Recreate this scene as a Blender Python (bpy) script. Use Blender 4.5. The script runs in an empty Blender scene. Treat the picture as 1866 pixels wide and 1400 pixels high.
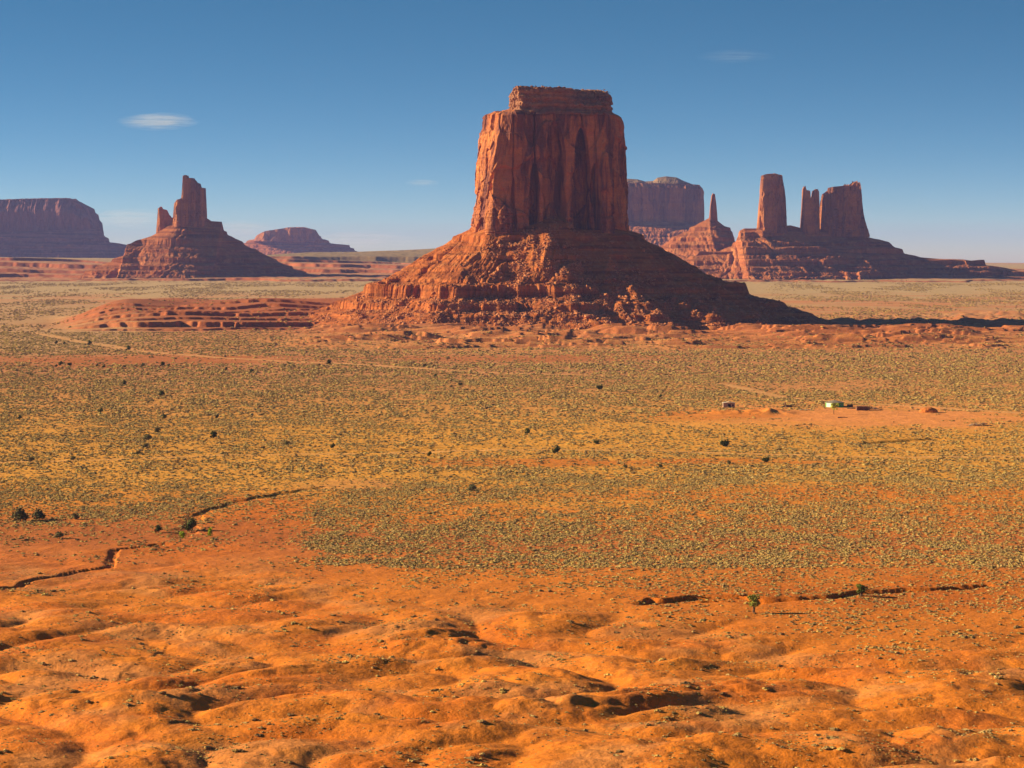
import bpy, bmesh, math, random
import numpy as np
from mathutils import Vector
SC = bpy.context.scene
COL = SC.collection
R = math.radians
f32 = np.float32

# ------------------------------------------------------------------ camera
F, HZ, CX, CAMZ = 4500.0, 472.0, 933.0, 80.0          # focal length in photo pixels, horizon row, centre column, eye height
cam = bpy.data.cameras.new('camera'); camo = bpy.data.objects.new('camera', cam); COL.objects.link(camo)
camo.location = (0, 0, CAMZ); camo.rotation_euler = (R(90), 0, 0)
cam.sensor_width = 36; cam.lens = 36 * F / 1866; cam.shift_y = -(700 - HZ) / 1866
cam.clip_start = 1; cam.clip_end = 300000
SC.camera = camo

# ------------------------------------------------------------------ sky, sun, exposure
SUN_EL, SUN_BACK = R(19.0), R(9.0)                    # sun on the left, slightly behind the buttes
sdir = Vector((-math.cos(SUN_EL) * math.cos(SUN_BACK), math.cos(SUN_EL) * math.sin(SUN_BACK), math.sin(SUN_EL)))
world = bpy.data.worlds.new('World'); SC.world = world; world.use_nodes = True
nt = world.node_tree; nt.nodes.clear()
sky = nt.nodes.new('ShaderNodeTexSky'); sky.sky_type = 'NISHITA'; sky.sun_disc = False
sky.sun_elevation = SUN_EL; sky.sun_rotation = math.atan2(sdir.x, sdir.y)
sky.altitude = 1700; sky.air_density = 1.0; sky.dust_density = 0.3; sky.ozone_density = 2.2
tc = nt.nodes.new('ShaderNodeTexCoord'); mp = nt.nodes.new('ShaderNodeMapping'); mp.vector_type = 'POINT'
mp.inputs['Scale'].default_value = (1, 1, 3.6)        # a clear desert sky that deepens quickly above the horizon
nrm = nt.nodes.new('ShaderNodeVectorMath'); nrm.operation = 'NORMALIZE'
hsv = nt.nodes.new('ShaderNodeHueSaturation'); hsv.inputs['Saturation'].default_value = 1.27; hsv.inputs['Hue'].default_value = 0.487
bg = nt.nodes.new('ShaderNodeBackground'); bg.inputs['Strength'].default_value = 0.047
out = nt.nodes.new('ShaderNodeOutputWorld')
L = nt.links.new
L(tc.outputs['Generated'], mp.inputs['Vector']); L(mp.outputs[0], nrm.inputs[0]); L(nrm.outputs[0], sky.inputs['Vector'])
L(sky.outputs[0], hsv.inputs['Color']); L(hsv.outputs[0], bg.inputs['Color']); L(bg.outputs[0], out.inputs['Surface'])
sun = bpy.data.lights.new('sun', 'SUN'); sun.energy = 4.6; sun.angle = R(0.5); sun.color = (1.0, 0.83, 0.52)
suno = bpy.data.objects.new('sun', sun); COL.objects.link(suno)
suno.rotation_euler = sdir.to_track_quat('Z', 'Y').to_euler()
vs = SC.view_settings; SC.display_settings.display_device = 'sRGB'
vs.view_transform = 'Standard'; vs.look = 'None'; vs.exposure = 1.32; vs.gamma = 1; vs.use_curve_mapping = False
cy = SC.cycles
cy.max_bounces = 6; cy.diffuse_bounces = 2; cy.volume_bounces = 1; cy.transparent_max_bounces = 8
cy.use_denoising = True; cy.denoising_prefilter = 'ACCURATE'; cy.denoising_input_passes = 'RGB_ALBEDO_NORMAL'; cy.volume_max_steps = 256

# ------------------------------------------------------------------ numeric helpers
def _hash(ix, iy, iz, seed):
    h = (ix.astype(np.uint32) * np.uint32(374761393) + iy.astype(np.uint32) * np.uint32(668265263)
         + iz.astype(np.uint32) * np.uint32(2147483647 - 58) + np.uint32(seed * 974711 & 0xffffffff))
    h = (h ^ (h >> np.uint32(13))) * np.uint32(1274126177)
    h = (h ^ (h >> np.uint32(15))) * np.uint32(2246822519)
    return h ^ (h >> np.uint32(16))
_ZI = np.zeros(1, np.int32)
_GA = np.linspace(0, 2 * np.pi, 65)[:64]; _GX = np.cos(_GA).astype(f32); _GY = np.sin(_GA).astype(f32)
def p2(x, y, seed=0):
    x = np.asarray(x, f32); y = np.asarray(y, f32)
    x, y = np.broadcast_arrays(x, y)
    x0 = np.floor(x); y0 = np.floor(y); fx = x - x0; fy = y - y0
    ix = x0.astype(np.int32); iy = y0.astype(np.int32)
    u = fx * fx * fx * (fx * (fx * 6 - 15) + 10); v = fy * fy * fy * (fy * (fy * 6 - 15) + 10)
    def g(a, b):
        k = _hash(ix + a, iy + b, _ZI, seed) & np.uint32(63)
        return _GX[k] * (fx - a) + _GY[k] * (fy - b)
    a = g(0, 0); b = g(1, 0); c = g(0, 1); d = g(1, 1)
    a += u * (b - a); c += u * (d - c)
    return (a + v * (c - a)) * f32(1.5)
_rg = np.random.RandomState(5).normal(size=(64, 3)); _rg /= np.linalg.norm(_rg, axis=1)[:, None]; _rg = _rg.astype(f32)
def p3(x, y, z, seed=0):
    x, y, z = np.broadcast_arrays(np.asarray(x, f32), np.asarray(y, f32), np.asarray(z, f32))
    x0 = np.floor(x); y0 = np.floor(y); z0 = np.floor(z); fx = x - x0; fy = y - y0; fz = z - z0
    ix = x0.astype(np.int32); iy = y0.astype(np.int32); iz = z0.astype(np.int32)
    q = lambda t: t * t * t * (t * (t * 6 - 15) + 10)
    u, v, w = q(fx), q(fy), q(fz)
    def g(a, b, c):
        k = _hash(ix + a, iy + b, iz + c, seed) & np.uint32(63)
        return _rg[k, 0] * (fx - a) + _rg[k, 1] * (fy - b) + _rg[k, 2] * (fz - c)
    def lx(b, c):
        s = g(0, b, c); return s + u * (g(1, b, c) - s)
    s = lx(0, 0); s = s + v * (lx(1, 0) - s); t = lx(0, 1); t = t + v * (lx(1, 1) - t)
    return (s + w * (t - s)) * f32(1.5)
def fbm2(x, y, seed=0, o=4, gain=0.5):
    r = 0; a = 1.0
    for i in range(o):
        r = r + a * p2(x * 2.03 ** i + 17.3 * i, y * 2.03 ** i + 9.1 * i, seed + i); a *= gain
    return r
def fbm3(x, y, z, seed=0, o=3, gain=0.5):
    r = 0; a = 1.0
    for i in range(o):
        r = r + a * p3(x * 2.03 ** i + 7.3 * i, y * 2.03 ** i, z * 2.03 ** i, seed + i); a *= gain
    return r
def sst(a, b, x):
    t = np.clip((x - a) / (b - a), 0, 1); return t * t * (3 - 2 * t)
def ip(x, xs, ys): return np.interp(x, xs, ys).astype(f32)
def W(px, py, d): return ((px - CX) * d / F, d, CAMZ + (HZ - py) * d / F)    # photo pixel at a distance -> point
def dist_of(py, z=0.0): return (CAMZ - z) * F / (py - HZ)

def polyd(X, Y, pts):
    """distance from points to a polyline and the signed side (negative = nearer the camera)"""
    best = np.full(X.shape, 1e9, f32); side = np.zeros(X.shape, f32)
    for (x0, y0), (x1, y1) in zip(pts[:-1], pts[1:]):
        dx, dy = x1 - x0, y1 - y0; l2 = dx * dx + dy * dy
        t = np.clip(((X - x0) * dx + (Y - y0) * dy) / l2, 0, 1)
        ex = X - (x0 + t * dx); ey = Y - (y0 + t * dy)
        d2 = ex * ex + ey * ey; m = d2 < best
        best = np.where(m, d2, best); side = np.where(m, np.sign(ey), side)
    return np.sqrt(best), side

# ------------------------------------------------------------------ object helpers
def tag(o, label=None, cat=None, group=None, kind=None):
    if label: o['label'] = label
    if cat: o['category'] = cat
    if group: o['group'] = group
    if kind: o['kind'] = kind
    return o
def empty(name, loc, label=None, cat=None, group=None):
    o = bpy.data.objects.new(name, None); COL.objects.link(o); o.location = loc; o.empty_display_size = 2
    return tag(o, label, cat, group)
def mesh_np(name, V, Fq, mat=None, smooth=False, Ft=None):
    me = bpy.data.meshes.new(name)
    V = np.asarray(V, f32); nq = 0 if Fq is None else len(Fq); n3 = 0 if Ft is None else len(Ft)
    me.vertices.add(len(V)); me.vertices.foreach_set('co', V.ravel())
    li = []; st = []
    if nq: li.append(np.asarray(Fq, np.int32).ravel()); st.append(np.arange(nq, dtype=np.int32) * 4)
    if n3: li.append(np.asarray(Ft, np.int32).ravel()); st.append(nq * 4 + np.arange(n3, dtype=np.int32) * 3)
    li = np.concatenate(li); st = np.concatenate(st)
    me.loops.add(len(li)); me.loops.foreach_set('vertex_index', li)
    me.polygons.add(len(st)); me.polygons.foreach_set('loop_start', st)
    me.update(calc_edges=True); me.validate()
    if smooth: me.polygons.foreach_set('use_smooth', np.ones(len(me.polygons), bool))
    else: me.polygons.foreach_set('use_smooth', np.zeros(len(me.polygons), bool))
    if mat: me.materials.append(mat)
    return me
def link(name, me, parent=None, loc=None):
    o = bpy.data.objects.new(name, me); COL.objects.link(o)
    if loc is not None: o.location = loc
    if parent: o.parent = parent
    return o
def gridf(nr, nc, wrap=False):
    r = np.arange(nr - 1)[:, None]; c = np.arange(nc if wrap else nc - 1)[None, :]; c1 = (c + 1) % nc
    return np.stack([r * nc + c, r * nc + c1, (r + 1) * nc + c1, (r + 1) * nc + c], -1).reshape(-1, 4)

# ------------------------------------------------------------------ material helpers
def newmat(name, rough=0.95):
    m = bpy.data.materials.new(name); m.use_nodes = True
    b = m.node_tree.nodes['Principled BSDF']; b.inputs['Roughness'].default_value = rough
    b.inputs['Specular IOR Level'].default_value = 0.12
    return m, m.node_tree, b
def nd(t, kind, **kw):
    n = t.nodes.new(kind)
    for k, v in kw.items():
        if hasattr(n, k): setattr(n, k, v)
        else: n.inputs[k].default_value = v
    return n
def noise(t, vec, scale, detail=3, rough=0.55, sc=(1, 1, 1)):
    m = nd(t, 'ShaderNodeMapping'); m.inputs['Scale'].default_value = sc; t.links.new(vec, m.inputs['Vector'])
    n = nd(t, 'ShaderNodeTexNoise'); n.inputs['Scale'].default_value = scale; n.inputs['Detail'].default_value = detail
    n.inputs['Roughness'].default_value = rough; t.links.new(m.outputs[0], n.inputs['Vector']); return n.outputs['Fac']
def ramp(t, fac, stops):
    r = nd(t, 'ShaderNodeValToRGB'); e = r.color_ramp.elements
    while len(e) < len(stops): e.new(0.5)
    for i, (p, c) in enumerate(stops): e[i].position = p; e[i].color = (*c, 1) if len(c) == 3 else c
    t.links.new(fac, r.inputs[0]); return r.outputs[0]
def mixc(t, fac, a, b, mode='MIX'):
    m = nd(t, 'ShaderNodeMix', data_type='RGBA', blend_type=mode)
    for s, v in ((m.inputs[0], fac), (m.inputs[6], a), (m.inputs[7], b)):
        if isinstance(v, (int, float)): s.default_value = v
        elif isinstance(v, tuple): s.default_value = (*v, 1)
        else: t.links.new(v, s)
    return m.outputs[2]
def bump(t, b, h, strength, dist):
    n = nd(t, 'ShaderNodeBump'); n.inputs['Strength'].default_value = strength; n.inputs['Distance'].default_value = dist
    t.links.new(h, n.inputs['Height']); t.links.new(n.outputs[0], b.inputs['Normal'])
def flatmat(name, col, var=0.25, scale=3.0, rough=0.9):
    m, t, b = newmat(name, rough)
    g = nd(t, 'ShaderNodeTexCoord').outputs['Object']
    n = noise(t, g, scale, 4)
    lo = tuple(c * (1 - var) for c in col); hi = tuple(min(1, c * (1 + var)) for c in col)
    L2 = ramp(t, n, [(0.3, lo), (0.7, hi)]); t.links.new(L2, b.inputs['Base Color']); return m

def rockmat(name, c_lo, c_hi, varnish, strata, s=1.0, streak=0.55):
    m, t, b = newmat(name)
    P = nd(t, 'ShaderNodeNewGeometry').outputs['Position']
    n1 = noise(t, P, 0.03 / s, 5, 0.6)
    base = ramp(t, n1, [(0.3, c_lo), (0.7, c_hi)])
    st = noise(t, P, 0.16 / s, 4, 0.6, (0.05, 0.05, 1.0))                       # beds of sandstone
    base = mixc(t, ramp(t, st, [(0.42, (0, 0, 0)), (0.6, (0.6, 0.6, 0.6))]), base, strata)
    vn = noise(t, P, 0.06 / s, 6, 0.66, (1, 1, 0.15))                            # desert varnish streaks
    base = mixc(t, ramp(t, vn, [(0.46, (0, 0, 0)), (0.57, (streak,) * 3)]), base, varnish)
    v2 = noise(t, P, 0.28 / s, 4, 0.6, (1, 1, 0.05))
    base = mixc(t, ramp(t, v2, [(0.56, (0, 0, 0)), (0.70, (streak * 0.45,) * 3)]), base, varnish)
    fine = noise(t, P, 0.7 / s, 5, 0.7)
    base = mixc(t, 0.35, base, ramp(t, fine, [(0.3, (0.45, 0.45, 0.45)), (0.7, (1.5, 1.5, 1.5))]), 'MULTIPLY')
    t.links.new(base, b.inputs['Base Color'])
    h = nd(t, 'ShaderNodeMath', operation='ADD'); t.links.new(noise(t, P, 0.45 / s, 6, 0.65, (1, 1, 0.45)), h.inputs[0])
    t.links.new(noise(t, P, 0.5 / s, 4, 0.6, (0.1, 0.1, 1)), h.inputs[1])
    bump(t, b, h.outputs[0], 0.8, 2.2 * s); return m
def talusmat(name, c_lo, c_hi, dust, s=1.0):
    m, t, b = newmat(name)
    P = nd(t, 'ShaderNodeNewGeometry').outputs['Position']
    base = ramp(t, noise(t, P, 0.025 / s, 5, 0.6), [(0.3, c_lo), (0.7, c_hi)])
    st = noise(t, P, 0.22 / s, 4, 0.6, (0.04, 0.04, 1.0))
    base = mixc(t, ramp(t, st, [(0.45, (0, 0, 0)), (0.62, (0.85, 0.85, 0.85))]), base, tuple(c * 0.5 for c in c_lo))
    base = mixc(t, ramp(t, noise(t, P, 0.09 / s, 5, 0.65), [(0.5, (0, 0, 0)), (0.68, (0.6, 0.6, 0.6))]), base, dust)
    base = mixc(t, 0.4, base, ramp(t, noise(t, P, 0.9 / s, 5, 0.75), [(0.3, (0.4, 0.4, 0.4)), (0.7, (1.55, 1.55, 1.55))]), 'MULTIPLY')
    t.links.new(base, b.inputs['Base Color'])
    bump(t, b, noise(t, P, 0.4 / s, 7, 0.72), 0.9, 2.6 * s); return m

M_ROCK = rockmat('red_sandstone', (0.42, 0.125, 0.044), (0.68, 0.245, 0.068), (0.11, 0.036, 0.038), (0.44, 0.14, 0.052), 1.0, 0.82)
M_CAP = rockmat('layered_cap_sandstone', (0.30, 0.12, 0.06), (0.5, 0.24, 0.12), (0.16, 0.07, 0.05), (0.22, 0.085, 0.05), 0.6, 0.3)
M_TALUS = talusmat('red_shale_slope', (0.38, 0.095, 0.020), (0.53, 0.155, 0.034), (0.58, 0.22, 0.065))
M_BOULD = rockmat('boulder_sandstone', (0.46, 0.16, 0.055), (0.62, 0.25, 0.09), (0.28, 0.09, 0.045), (0.45, 0.18, 0.08), 0.3, 0.3)
M_FROCK = rockmat('far_red_sandstone', (0.38, 0.12, 0.036), (0.54, 0.20, 0.06), (0.12, 0.045, 0.04), (0.33, 0.115, 0.055), 2.0, 0.7)
M_FTAL = talusmat('far_red_shale', (0.36, 0.10, 0.032), (0.50, 0.165, 0.052), (0.56, 0.235, 0.085), 2.0)
M_HAZEROCK = rockmat('shaded_violet_sandstone', (0.20, 0.072, 0.058), (0.29, 0.11, 0.078), (0.10, 0.042, 0.045), (0.24, 0.085, 0.06), 2.4, 0.6)  # far red rock darkened: haze and shade of the left mesa in the colour
M_HAZETAL = talusmat('shaded_violet_shale', (0.20, 0.072, 0.055), (0.28, 0.11, 0.075), (0.34, 0.15, 0.09), 2.4)  # its slope likewise, haze and shade mixed into the shale colour
M_SCRUBROCK = talusmat('scrubby_rimrock', (0.26, 0.14, 0.07), (0.36, 0.22, 0.11), (0.22, 0.17, 0.08), 2.0)

# ================================================================== THE GROUND
MB_PX, MB_D = 1000.0, 2900.0                                                  # the central butte
MBX = (MB_PX - CX) * MB_D / F
def gpt(px, py): 
    d = dist_of(py); return ((px - CX) * d / F, d)
_G = [  # polyline in ground points, half width, depth, scarp height on the far bank
    ([gpt(*p) for p in ((640, 822), (720, 820), (800, 815), (900, 812), (1000, 811), (1080, 812))], 7.0, 1.6),
    ([gpt(*p) for p in ((585, 889), (540, 894), (460, 908), (400, 922), (365, 935), (352, 958), (335, 975))], 4.0, 1.5),
    ([gpt(*p) for p in ((-60, 1085), (0, 1068), (60, 1052), (120, 1040), (200, 1030), (206, 1012), (212, 998), (300, 988))], 1.8, 1.3),
    ([gpt(*p) for p in ((1180, 1092), (1240, 1096), (1300, 1093), (1360, 1094), (1440, 1090), (1520, 1088), (1570, 1078), (1640, 1076), (1720, 1072), (1790, 1066))], 3.6, 2.2),
    ([gpt(*p) for p in ((1190, 1096), (1260, 1090), (1340, 1086), (1370, 1094))], 5.0, 2.4),
    ([gpt(*p) for p in ((1590, 806), (1640, 803), (1715, 799))], 9.0, 2.0),
    ([gpt(*p) for p in ((110, 1272), (220, 1232), (300, 1185), (330, 1160), (280, 1130))], 1.6, 0.7),
    ([gpt(*p) for p in ((200, 1345), (420, 1298), (520, 1280), (640, 1262), (780, 1255))], 1.4, 0.7),
    ([gpt(*p) for p in ((1840, 1330), (1740, 1340), (1640, 1372), (1480, 1385))], 1.6, 0.8),
]
GULLIES = [(p, w * (0.5 if q > 1 else 1.3), q * ((0.45 if w > 3.9 else 0.62) if q > 1 else 0.3)) for p, w, q in _G]
TRACKS = [([gpt(*p) for p in P], w) for P, w in (([(60, 606), (150, 624), (260, 640), (400, 652), (520, 658), (640, 664), (760, 672), (900, 680), (1100, 684)], 7.0), ([(1320, 700), (1430, 724), (1600, 736), (1750, 746), (1900, 756)], 5.0), ([(700, 826), (900, 820), (1150, 822), (1400, 829), (1650, 833), (1900, 830)], 3.0), ([(-60, 845), (200, 838), (420, 829), (640, 826)], 2.6))]
BND = ([-400, 0, 120, 200, 320, 420, 560, 640, 700, 800, 900, 1000, 1130, 1200, 1300, 1400, 1500, 1640, 1700, 1866, 2300],
       [975, 975, 985, 995, 992, 1000, 1018, 1035, 1056, 1070, 1070, 1068, 1086, 1098, 1112, 1120, 1145, 1165, 1160, 1140, 1140])
def px_of(X, d): return CX + F * X / d
def py_of(d): return HZ + CAMZ * F / d
def hummock_amt(px, py):
    return sst(0, 110, py - ip(px, *BND) + 25)
def gz(X, d):
    X = np.asarray(X, f32); d = np.asarray(d, f32)
    px = px_of(X, d); py = py_of(np.maximum(d, 200))
    z = ip(d, [0, 3200, 4200, 5200, 6200, 9000], [0, 0, 7, 17, 26, 26])
    z = z + 1.2 * p2(X / 260, d / 260, 11) * sst(500, 900, d) + 0.22 * fbm2(X / 14, d / 14, 12, 3)
    # foreground badlands: rounded mounds between creased drainages
    m = d < 780
    if m.any():
        x, y = X[m], d[m]; a = hummock_amt(px[m], py[m])
        wx = x + 6 * fbm2(x / 60, y / 60, 21, 2); wy = y + 6 * fbm2(x / 60 + 40, y / 60, 23, 2)
        ab = lambda v, e: np.sqrt(v * v + e * e) - e
        u, v = wx * 0.94 + wy * 0.34, wy * 0.94 - wx * 0.34                     # ridges run slightly across the view
        b1 = 1 - np.exp(-ab(p2(u / 36 + 3.1, v / 27, 31), 0.035) * 2.4); b2 = ab(p2(u / 17 + 1.3, v / 12.5 + 5.5, 33), 0.02); b3 = np.abs(fbm2(wx / 8, wy / 7, 35, 2))
        big = p2(x / 130 + 2.2, y / 90 + 1.7, 37)
        h = 3.7 * b1 + 2.0 * b2 * (0.4 + b1) + 0.8 * b3 * (0.3 + b1) + 2.6 * big - 2.6
        bank = sst(0.05, 0.4, p2(x / 36 + 8, y / 30, 39)); e = p2(wx / 30 + 11.5, wy / 17 + 2.5, 41)
        h = h + 0.35 * sst(-0.06, 0.06, e) * bank + 0.09 * fbm2(x / 2.6, y / 2.6, 43, 3)
        z[m] += a * h * 0.66 * (0.55 + 0.45 * sst(640, 430, y))
    # washes and gullies
    for pts, w, dep in GULLIES:
        xs = [p[0] for p in pts]; ys = [p[1] for p in pts]; k = 5 * w
        m = (X > min(xs) - k) & (X < max(xs) + k) & (d > min(ys) - k) & (d < max(ys) + k)
        if m.any():
            x, y = X[m], d[m]
            x2 = x + w * 0.8 * p2(x / (5 * w), y / (5 * w), 51); y2 = y + w * 1.2 * p2(x / (5 * w) + 9, y / (5 * w), 52)
            q, side = polyd(x2, y2, pts); q = q / w
            t = np.where(side > 0, sst(1.25, 0.75, q), sst(2.6, 0.3, q))
            brk = 0.72 + 0.28 * sst(-0.3, 0.3, p2(x / (9 * w), y / (9 * w), 53))
            z[m] -= dep * t * brk
    # low ledges in front of the central butte
    m = (d > 2050) & (d < 2760)
    if m.any():
        x, y, q, r = X[m], d[m], px[m], py[m]
        n = fbm2(x / 260, y / 85, 61, 4) * 1.25 + (y - 2330) / 330
        amt = sst(2080, 2260, y) * sst(2760, 2700, y) * ip(q, [300, 520, 620, 1500, 1850, 2050], [0, 0.3, 1, 1, 0.8, 0.5])
        st = np.zeros_like(n)
        for lv, hh in ((-0.3, 2.0), (0.05, 2.6), (0.42, 3.4), (0.8, 4.2), (1.15, 3.6)):
            st += 1.6 * hh * (sst(lv - 0.018, lv + 0.018, n) - 0.75 * sst(lv, lv + 0.38, n))
        z[m] += amt * st * (0.35 + 0.65 * sst(-0.25, 0.25, p2(x / 90, y / 60, 66))) + amt * 0.35 * np.abs(fbm2(x / 22, y / 12, 67, 3))
    # red layered apron reaching left from the butte
    m = (d > 2520) & (d < 3420) & (px < 820)
    if m.any():
        x, y, q = X[m], d[m], px[m]
        fr = ip(q, [90, 140, 250, 400, 560, 700, 820], [2830, 2770, 2752, 2772, 2796, 2815, 2830])
        scal = 12 * np.abs(fbm2(x / 58 + 0.6 * p2(x / 40, y / 40, 70), y / 160, 71, 3)) + 34 * p2(x / 190, y / 400, 72)
        t = y - fr - scal; fade = sst(85, 240, q)
        hh = 0
        for t0, h0, w0 in ((-22, 3.0, 3), (0, 9, 4), (34, 3.5, 3), (70, 6, 4), (112, 3, 3), (150, 5, 5), (215, 5, 6)):
            tt = t - t0 + 17 * p2(x / 85, y / 110, 73 + t0 % 97) + 2.2 * fbm2(x / 10, y / 14, 74, 2)
            hh = hh + h0 * (0.8 * sst(0, w0, tt) + 0.2 * sst(-26, 3, tt))
        hh = hh * sst(640, 420, t) * (0.8 + 0.2 * p2(x / 120, y / 120, 78))
        z[m] += fade * hh
    # eroded hummocks right of the butte
    m = (d > 2650) & (d < 3750) & (px > 1380)
    if m.any():
        x, y, q = X[m], d[m], px[m]
        a = sst(1400, 1700, q) * sst(2750, 2950, y) * sst(3700, 3300, y)
        z[m] += a * (7 * np.abs(fbm2(x / 50, y / 70, 81, 3)) + 3 * p2(x / 200, y / 200, 84))
        z[m] += sst(1380, 1480, q) * sst(2660, 2760, y) * sst(3300, 2900, y) * 3.0 * np.abs(fbm2(x / 60, y / 40, 85, 3))
    # small berm left of the homestead
    m = (d > 1180) & (d < 1400) & (px > 1280) & (px < 1480)
    if m.any():
        x, y, q = X[m], d[m], px[m]
        yy = y - 1268 - 10 * p2(x / 14, x * 0, 87); rise = ip(q, [1285, 1300, 1345, 1352, 1368, 1400, 1445, 1460], [0, 1.3, 1.3, 0.6, 1.6, 2.6, 0.5, 0])
        z[m] += rise * sst(-14, -4, yy) * sst(34, 6, yy) * (0.75 + 0.4 * p2(x / 5, y / 9, 88))
    # stepped red terraces under the far buttes, scrub on top
    m = d > 5500
    if m.any():
        x, y, q = X[m], d[m], px[m]
        t = y + 190 * fbm2(x / 460, y / 900, 91, 3) + 18 * np.abs(fbm2(x / 70, y / 200, 92, 3))
        sc = ip(q, [-500, 1150, 1300, 1560, 1866, 2400], [1, 1, 0.95, 0.8, 0.5, 0.4])
        hh = 0
        for t0, h0 in ((5980, 8), (6290, 15), (6620, 16), (7000, 18), (7420, 11)):
            hh = hh + h0 * (0.74 * sst(0, 12, t - t0) + 0.26 * sst(-110, 6, t - t0)) * (0.75 + 0.5 * p2(x / 500, t0 / 77.0 + y * 0, 95))
        hh = hh + 2.4 * np.abs(fbm2(x / 60, y / 110, 96, 3)) * sst(5700, 5900, t) * sst(7600, 7000, t)
        z[m] += sc * hh
        mesa = ip(q, [300, 470, 560, 640, 720, 800, 1000, 1200, 1300], [0, 14, 22, 28, 38, 52, 60, 25, 0])
        z[m] += mesa * (0.45 * sst(7620, 7660, t) + 0.55 * sst(7700, 8500, y)) * 1.0
        z[m] -= 40 * sst(14500, 22000, y)
    return z

def build_ground():
    # rows packed where the view is dense, columns fan out as straight lines of sight
    rows = [20, 80, 160, 240, 300, 330, 350]
    def run(to, step):
        while rows[-1] < to: rows.append(rows[-1] * (1 + step))
    run(2480, 0.0018); run(2720, 0.0012); run(2960, 0.0005); run(3150, 0.0012); run(5700, 0.0045); run(8000, 0.0013); run(9300, 0.006); run(34000, 0.06)
    rows = np.array(rows, f32)
    tx = np.concatenate([np.array([-3.2, -2, -1.3, -0.9, -0.6, -0.45, -0.38, -0.33]), np.linspace(-0.296, 0.296, 1221), np.array([0.33, 0.38, 0.45, 0.6, 0.9, 1.3, 2, 3.2])]).astype(f32)
    D = np.repeat(rows[:, None], len(tx), 1); X = D * tx[None, :]
    Z = np.empty_like(X); k = 200
    for i in range(0, len(rows), k): Z[i:i + k] = gz(X[i:i + k], D[i:i + k])
    V = np.stack([X, D, Z], -1).reshape(-1, 3)
    # slope, for where bare beds of rock come out
    zx = np.abs(np.gradient(Z, axis=1) / np.maximum(np.gradient(X, axis=1), 1e-3)); zy = np.abs(np.gradient(Z, axis=0) / np.maximum(np.gradient(D, axis=0), 1e-3))
    slope = np.sqrt(zx * zx + zy * zy)
    me = mesh_np('ground', V, gridf(len(rows), len(tx)), None, True)
    C = ground_colour(X, D, slope).reshape(-1, 3)
    ca = me.color_attributes.new('soil', 'FLOAT_COLOR', 'POINT')
    ca.data.foreach_set('color', np.concatenate([C, np.ones((len(C), 1), f32)], 1).astype(f32).ravel())
    return me

ORANGE = np.array((0.61, 0.175, 0.015), f32); DEEP = np.array((0.54, 0.132, 0.010), f32); PINK = np.array((0.56, 0.225, 0.068), f32)
SAND = np.array((0.64, 0.275, 0.036), f32); BROWN = np.array((0.28, 0.09, 0.024), f32); STRAW = np.array((0.47, 0.305, 0.135), f32)
ROSE = np.array((0.52, 0.205, 0.070), f32); BED = np.array((0.34, 0.092, 0.030), f32); SCRUB = np.array((0.29, 0.19, 0.08), f32)
RED = np.array((0.42, 0.115, 0.022), f32)
def mixa(c, col, a): return c + (col - c) * a[..., None]
def blob(px, py, cx, cy, rx, ry, soft=0.35, w=None):
    q = np.sqrt(((px - cx) / rx) ** 2 + ((py - cy) / ry) ** 2)
    if w is not None: q = q + w
    return sst(1 + soft, 1 - soft, q)
def wob(px, py, X, d, seed, a=1.0): return a * fbm2(X / (0.05 * d), d / (0.22 * d ** 1.0 + 1) * 4 + 3, seed, 3)
def fields(X, d):
    px = px_of(X, d); py = py_of(np.maximum(d, 200)); lx = X / (d ** 0.5 * 2.2); ly = d ** 0.5 * 1.1
    n1 = fbm2(lx, ly, 101, 4); n2 = fbm2(lx * 2.3 + 7, ly * 2.3, 105, 3)
    return px, py, n1, n2
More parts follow.
